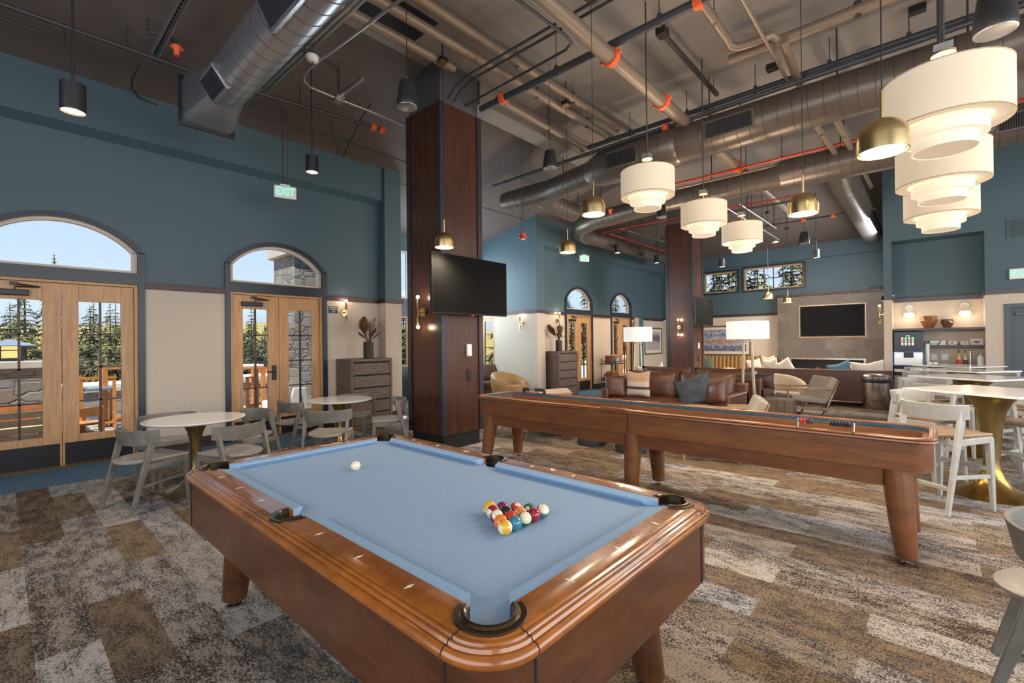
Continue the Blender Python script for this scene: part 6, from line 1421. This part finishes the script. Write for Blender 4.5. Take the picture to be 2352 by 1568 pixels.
m.box(-.125, -.125, .17, .125, .125, .185); m.build('frame', M['black'], t); m = MB(); L = [[V(a*sx, a*sy, z) for sx, sy in ((1, 1), (-1, 1), (-1, -1), (1, -1))] for a, z in ((.29, .245), (.29, .258), (.03, .36))]; m.loops(L, True, True, True).build('roof', M['slate'], t, ang=.2)
# low snowy wall and railing
t = thing('low_stone_wall', 'low fieldstone wall capped with snow behind the terrace tables', 'wall', (0, 13.0, 0)); MB().box(.62, 0, -.02, 9.0, .5, .56).build('masonry', M['stone'], t); MB().box(.6, -.04, .56, 9.05, .54, .66).build('capstone', M['capstone'], t, bevel=.01); MB().box(.7, .02, .66, 9.0, .5, .75).build('snow', M['snow'], t, bevel=.04)
t = thing('terrace_railing', 'thin dark metal railing at the terrace edge', 'railing', (0, 14.6, -.1)); m = MB()
for z in (1.05, 1.28): m.box(-2, -.015, z, 14, .015, z+.025)
m.build('rail', M['rail'], t); m = MB()
for k in range(100): m.box(-1.9+.16*k, -.006, .1, -1.888+.16*k, .006, 1.05)
m.build('balusters', M['rail'], t)
def bench(label, x, y, rz, mat, w=1.2, hb=.62):
    t = thing('garden_bench', label, 'bench', (x, y, -.02), rz)
    for s in (-1, 1):
        m = MB(); m.box(s*w/2-.035, -.03, 0, s*w/2+.035, .04, hb); m.box(s*w/2-.035, .5, 0, s*w/2+.035, .57, .55); m.box(s*w/2-.04, -.02, .52, s*w/2+.04, .6, .56); m.build('end_frame', mat, t, bevel=.004)
    for k in range(4): MB().box(-w/2, -.02, .20+.11*k, w/2, .02, .29+.11*k).build('back_slat', mat, t, bevel=.003)
    for k in range(5): MB().box(-w/2, .02+.1*k, .33, w/2, .10+.1*k, .36).build('seat_slat', mat, t, bevel=.003)
    return t
bench('pale cedar bench with its slatted back to the nearest doors', -.20, 9.45, .10, M['cedar'], 1.36, .60); bench('orange teak bench against the stone wall outside the nearest doors', .0, 10.75, PI+.2, M['teak'], 1.3, .62)
def terrace_chair(label, x, y, rz, sh=.42, top=.8):
    t = thing('terrace_chair', label, 'chair', (x, y, -.02), rz)
    for sx in (-1, 1):
        for sy in (-1, 1): MB().box(sx*.24-.03, sy*.24-.03, 0, sx*.24+.03, sy*.24+.03, top if sy < 0 else sh+.16).build('leg', M['teak'], t, bevel=.004)
    m = MB()
    for k in range(5): m.box(-.22+.09*k, -.24, sh, -.14+.09*k, .24, sh+.03)
    m.build('seat', M['teak'], t); m = MB()
    for sx in (-1, 1): m.box(sx*.24-.03, -.24, .12, sx*.24+.03, .24, .17); m.box(sx*.24-.035, -.24, sh+.16, sx*.24+.035, .26, sh+.19)
    m.box(-.24, -.26, .12, .24, -.21, .17); m.build('rails', M['teak'], t); MB().box(-.24, -.26, top-.14, .24, -.22, top).build('back_slat', M['teak'], t)
terrace_chair('orange teak chair low at the door jamb of the nearest doors', .78, 10.0, .4, .30, .58)
def terrace_table(label, x, y, w, dp, h, snow=False):
    t = thing('terrace_table', label, 'table', (x, y, -.02), 0)
    for sx in (-1, 1):
        for sy in (-1, 1): MB().box(sx*(w/2-.04)-.04, sy*(dp/2-.04)-.04, 0, sx*(w/2-.04)+.04, sy*(dp/2-.04)+.04, h-.05).build('leg', M['teak'], t, bevel=.004)
    MB().box(-w/2, -dp/2, h-.05, w/2, dp/2, h).build('table_top', M['teak'], t, bevel=.004); m = MB()
    for sy in (-1, 1): m.box(-w/2, sy*(dp/2-.04)-.03, .08, w/2, sy*(dp/2-.04)+.03, .13)
    for sx in (-1, 1): m.box(sx*(w/2-.04)-.03, -dp/2, .08, sx*(w/2-.04)+.03, dp/2, .13)
    m.build('rails', M['teak'], t)
    if snow: MB().box(-w/2+.02, -dp/2+.02, h, w/2-.02, dp/2-.02, h+.05).build('snow', M['snow'], t, bevel=.02)
terrace_table('tall orange teak bar table outside the nearest doors', 1.62, 11.9, .62, .5, 1.14)
t = thing('terrace_bench', 'orange bar stool with grey seat pad outside the nearest doors', 'stool', (1.22, 11.6, -.02)); MB().box(-.24, -.2, .72, .24, .2, .77).build('seat_pad', M['slate'], t, bevel=.01); m = MB()
for sx in (-1, 1): m.box(sx*.23-.02, -.2, .70, sx*.23+.02, .2, .74); m.box(sx*.23-.02, -.2, .10, sx*.23+.02, .2, .14); m.box(sx*.23-.02, -.2, .94, sx*.23+.02, .2, .97)
m.box(-.23, -.22, .1, .23, -.18, .14); m.box(-.25, -.22, .93, .25, -.18, .98); m.build('rails', M['teak'], t)
for sx in (-1, 1):
    for sy in (-1, 1): MB().box(sx*.23-.025, sy*.19-.025, 0, sx*.23+.025, sy*.19+.025, .95 if sy < 0 else .72).build('leg', M['teak'], t)
terrace_table('orange teak bar table heaped with snow outside the second doors', 3.68, 11.3, .62, .5, 1.05, True); terrace_chair('tall orange teak chair beside the snowy bar table', 4.10, 11.6, 2.6, .62, 1.0)
t = thing('stone_pillar', 'tall fieldstone pillar outside the second doors', 'pillar', (0, 0, 0)); MB().box(4.62, 11.0, -.02, 6.1, 12.2, 3.62).build('masonry', M['stone'], t); MB().box(4.50, 10.9, 3.62, 6.2, 12.3, 3.85).build('capstone', M['capstone'], t, bevel=.02); MB().box(4.44, 11.0, -.02, 4.62, 12.0, 1.9).build('low_masonry', M['stone'], t)
for k, (x, lb) in enumerate(((4.02, 'left white folded chair propped by the stone pillar'), (4.40, 'right white folded chair propped by the stone pillar'))):
    t = thing('folded_chair', lb, 'chair', (x, 10.35, -.02), .1-.2*k, 'white chairs by the pillar'); R = Matrix.Rotation(.18, 4, 'X')
    L = [rrect(.17, .02, .019, 4, 0), rrect(.19, .03, .02, 4, .35), rrect(.13, .03, .02, 4, .60)]; L = [[R @ q for q in l] for l in L]; MB().loops(L, True, True, True).build('back', M['plastic'], t); MB().tube([R @ V(.05, -.035, .42), R @ V(.02, -.04, .46), R @ V(-.02, -.04, .43), R @ V(.02, -.04, .38), R @ V(.05, -.035, .42)], .008, 6).build('ring', M['conduit'], t); MB().box(-.15, .1, 0, .15, .5, .33).build('seat', M['plastic'], t, bevel=.03)
t = thing('patio_umbrella', 'pale patio umbrella far beyond the stone pillar', 'umbrella', (8.8, 17.5, -.6)); MB().lathe([(1.5, 2.5), (.75, 2.75), (.02, 3.0)], 8).build('canopy', M['paper'], t, ang=.1); MB().tube([(0, 0, 0), (0, 0, 3.05)], .03, 8).build('pole', M['rail'], t)
for k, (x, y, rz, lb) in enumerate(((24.5, 13.2, .3, 'snow topped picnic table outside the third doors'), (17.5, 10.6, 0, 'snow topped table outside the farthest doors'))):
    t = thing('picnic_table', lb, 'table', (x, y, -.2), rz); MB().box(-1, -.4, .70, 1, .4, .76).build('table_top', M['cedar'], t); MB().box(-1, -.4, .76, 1, .4, .92).build('snow', M['snow'], t, bevel=.05); m = MB()
    for sx in (-1, 1): m.box(sx*.7-.05, -.35, 0, sx*.7+.05, .35, .70)
    m.build('trestle', M['cedar'], t)
struct(MB().box(10.5, 9.4, -.15, 36, 22, -.10).build('ground_snow', M['snow']), 'snow patch outside the far doors')

def conifer_proto(seed, H, Rr, dens, mat, gap=1.0):
    rg = random.Random(seed); m = MB(); z = .12
    while z < .99:
        rad = Rr*(1-z)**.8*(.75+.5*rg.random()); nb = max(4, int(dens*(1-z)+4))
        for k in range(nb):
            a = rg.random()*2*PI; L = rad*(.65+.5*rg.random()); w = L*.32+.05; ca, sa = math.cos(a), math.sin(a)
            p0 = V(0, 0, z*H); n = 5; up = .10*L
            pts = [p0+V(ca*L*q, sa*L*q, up*math.sin(PI*q*.9)-L*.28*q*q) for q in (0, .35, .7, 1)]
            sd = V(-sa, ca, 0)
            for q in range(3):
                a_, b_ = pts[q], pts[q+1]
                for s in (-1, 1):
                    for jj in range(2):
                        f0 = rg.random()*.5; c = a_+(b_-a_)*(f0+.25); tip = c+sd*s*w*(1.05-q*.22)*(.7+.6*rg.random())+(b_-a_)*.55+V(0, 0, -w*.35*rg.random())
                        m.add([a_+(b_-a_)*f0, c+V(0, 0, .012), tip, a_+(b_-a_)*(f0+.5)], [(0, 1, 2), (0, 2, 3), (1, 2, 3)])
            m.add([pts[2]-sd*w*.2, pts[2]+sd*w*.2, pts[3]], [(0, 1, 2)])
        z += gap*(.035+.02*rg.random())*(1.35-z*.6)*6/H if H > 6 else gap*.05
    m.add([V(-.05, 0, H*.93), V(.05, 0, H*.93), V(0, .0, H*1.01), V(0, .05, H*.93)], [(0, 1, 2), (0, 2, 3), (1, 3, 2)])
    t = MB(); t.tube([(0, 0, 0), (0, 0, H*.5), (0, 0, H*.98)], [H*.016, H*.010, .01], 8)
    return m.mesh('foliage', mat, 3), t.mesh('trunk', M['bark'], 3)
PR = [conifer_proto(11, 9, 1.9, 18, GREENS[0]), conifer_proto(12, 9, 1.9, 16, GREENS[1], .9), conifer_proto(13, 8, 2.3, 22, GREENS[2], .8), conifer_proto(14, 7, 2.3, 22, GREENS[3], .8), conifer_proto(15, 9, 1.25, 8, GREENS[0], 1.5), conifer_proto(16, 6, 2.4, 20, GREENS[4], .8)]
def tree(k, x, y, z, s, label, group=None):
    t = thing('conifer_tree', label, 'tree', (x, y, z), random.random()*6, group); t.scale = (s, s, s)
    for nm, me in zip(('foliage', 'trunk'), PR[k]):
        o = bpy.data.objects.new(nm, me); C.objects.link(o); o.parent = t
tree(1, .62, 24, -2.2, .70, 'tall yellow green conifer behind the stone lantern'); tree(0, 9.05, 27, -2.6, .70, 'tall narrow spruce through the left leaf of second doors'); tree(4, 12.0, 30, -2.9, 1.06, 'sparse topped spruce beside the stone pillar in the second arch')
tree(3, 12.3, 24.5, -2.4, .85, 'bushy yellow green tree left of the stone pillar'); tree(5, 12.9, 23.5, -2.3, .42, 'rust coloured bush behind the stone pillar')
fg = 'forest conifers beyond the terrace'; fl_ = 'conifer in the distant forest beyond the terrace railing'
rg = random.Random(9)
for k in range(60):
    x = -3+.30*k+rg.random()*.4; y = 29+(k % 4)*4.2+rg.random()*1.5; s = (.66+.26*rg.random())*(1+.012*(y-30))
    tree([1, 3, 2, 0, 3, 2, 5][rg.randrange(7)], x*y/28, y, -3.2, s*(.95 if rg.random() < .8 else 1.15), fl_, fg)
fl2 = 'snow lit conifer seen through the far arched doors'; 
for k in range(13): tree([0, 2, 0, 1][k % 4], 22+k*1.9+rg.random()*1.0, 17.5+(k % 3)*3.2+rg.random(), -.6, .62+.34*rg.random(), fl2, 'conifers outside the far doors')
fl3 = 'leafy conifer outside the clerestory windows'
for k in range(9): tree([2, 3, 0, 3][k % 4], 23.5+rg.random()*3, 1.8+.85*k, -.4, .72+.2*rg.random(), fl3, 'trees outside the clerestory')
fl4 = 'small tree outside the alcove windows'
for k in range(5): tree([4, 2, 5, 4, 1][k], 9.5+1.3*k, 14.5+rg.random()*2.5, -.3, .42+.08*rg.random(), fl4, 'trees outside the alcove')
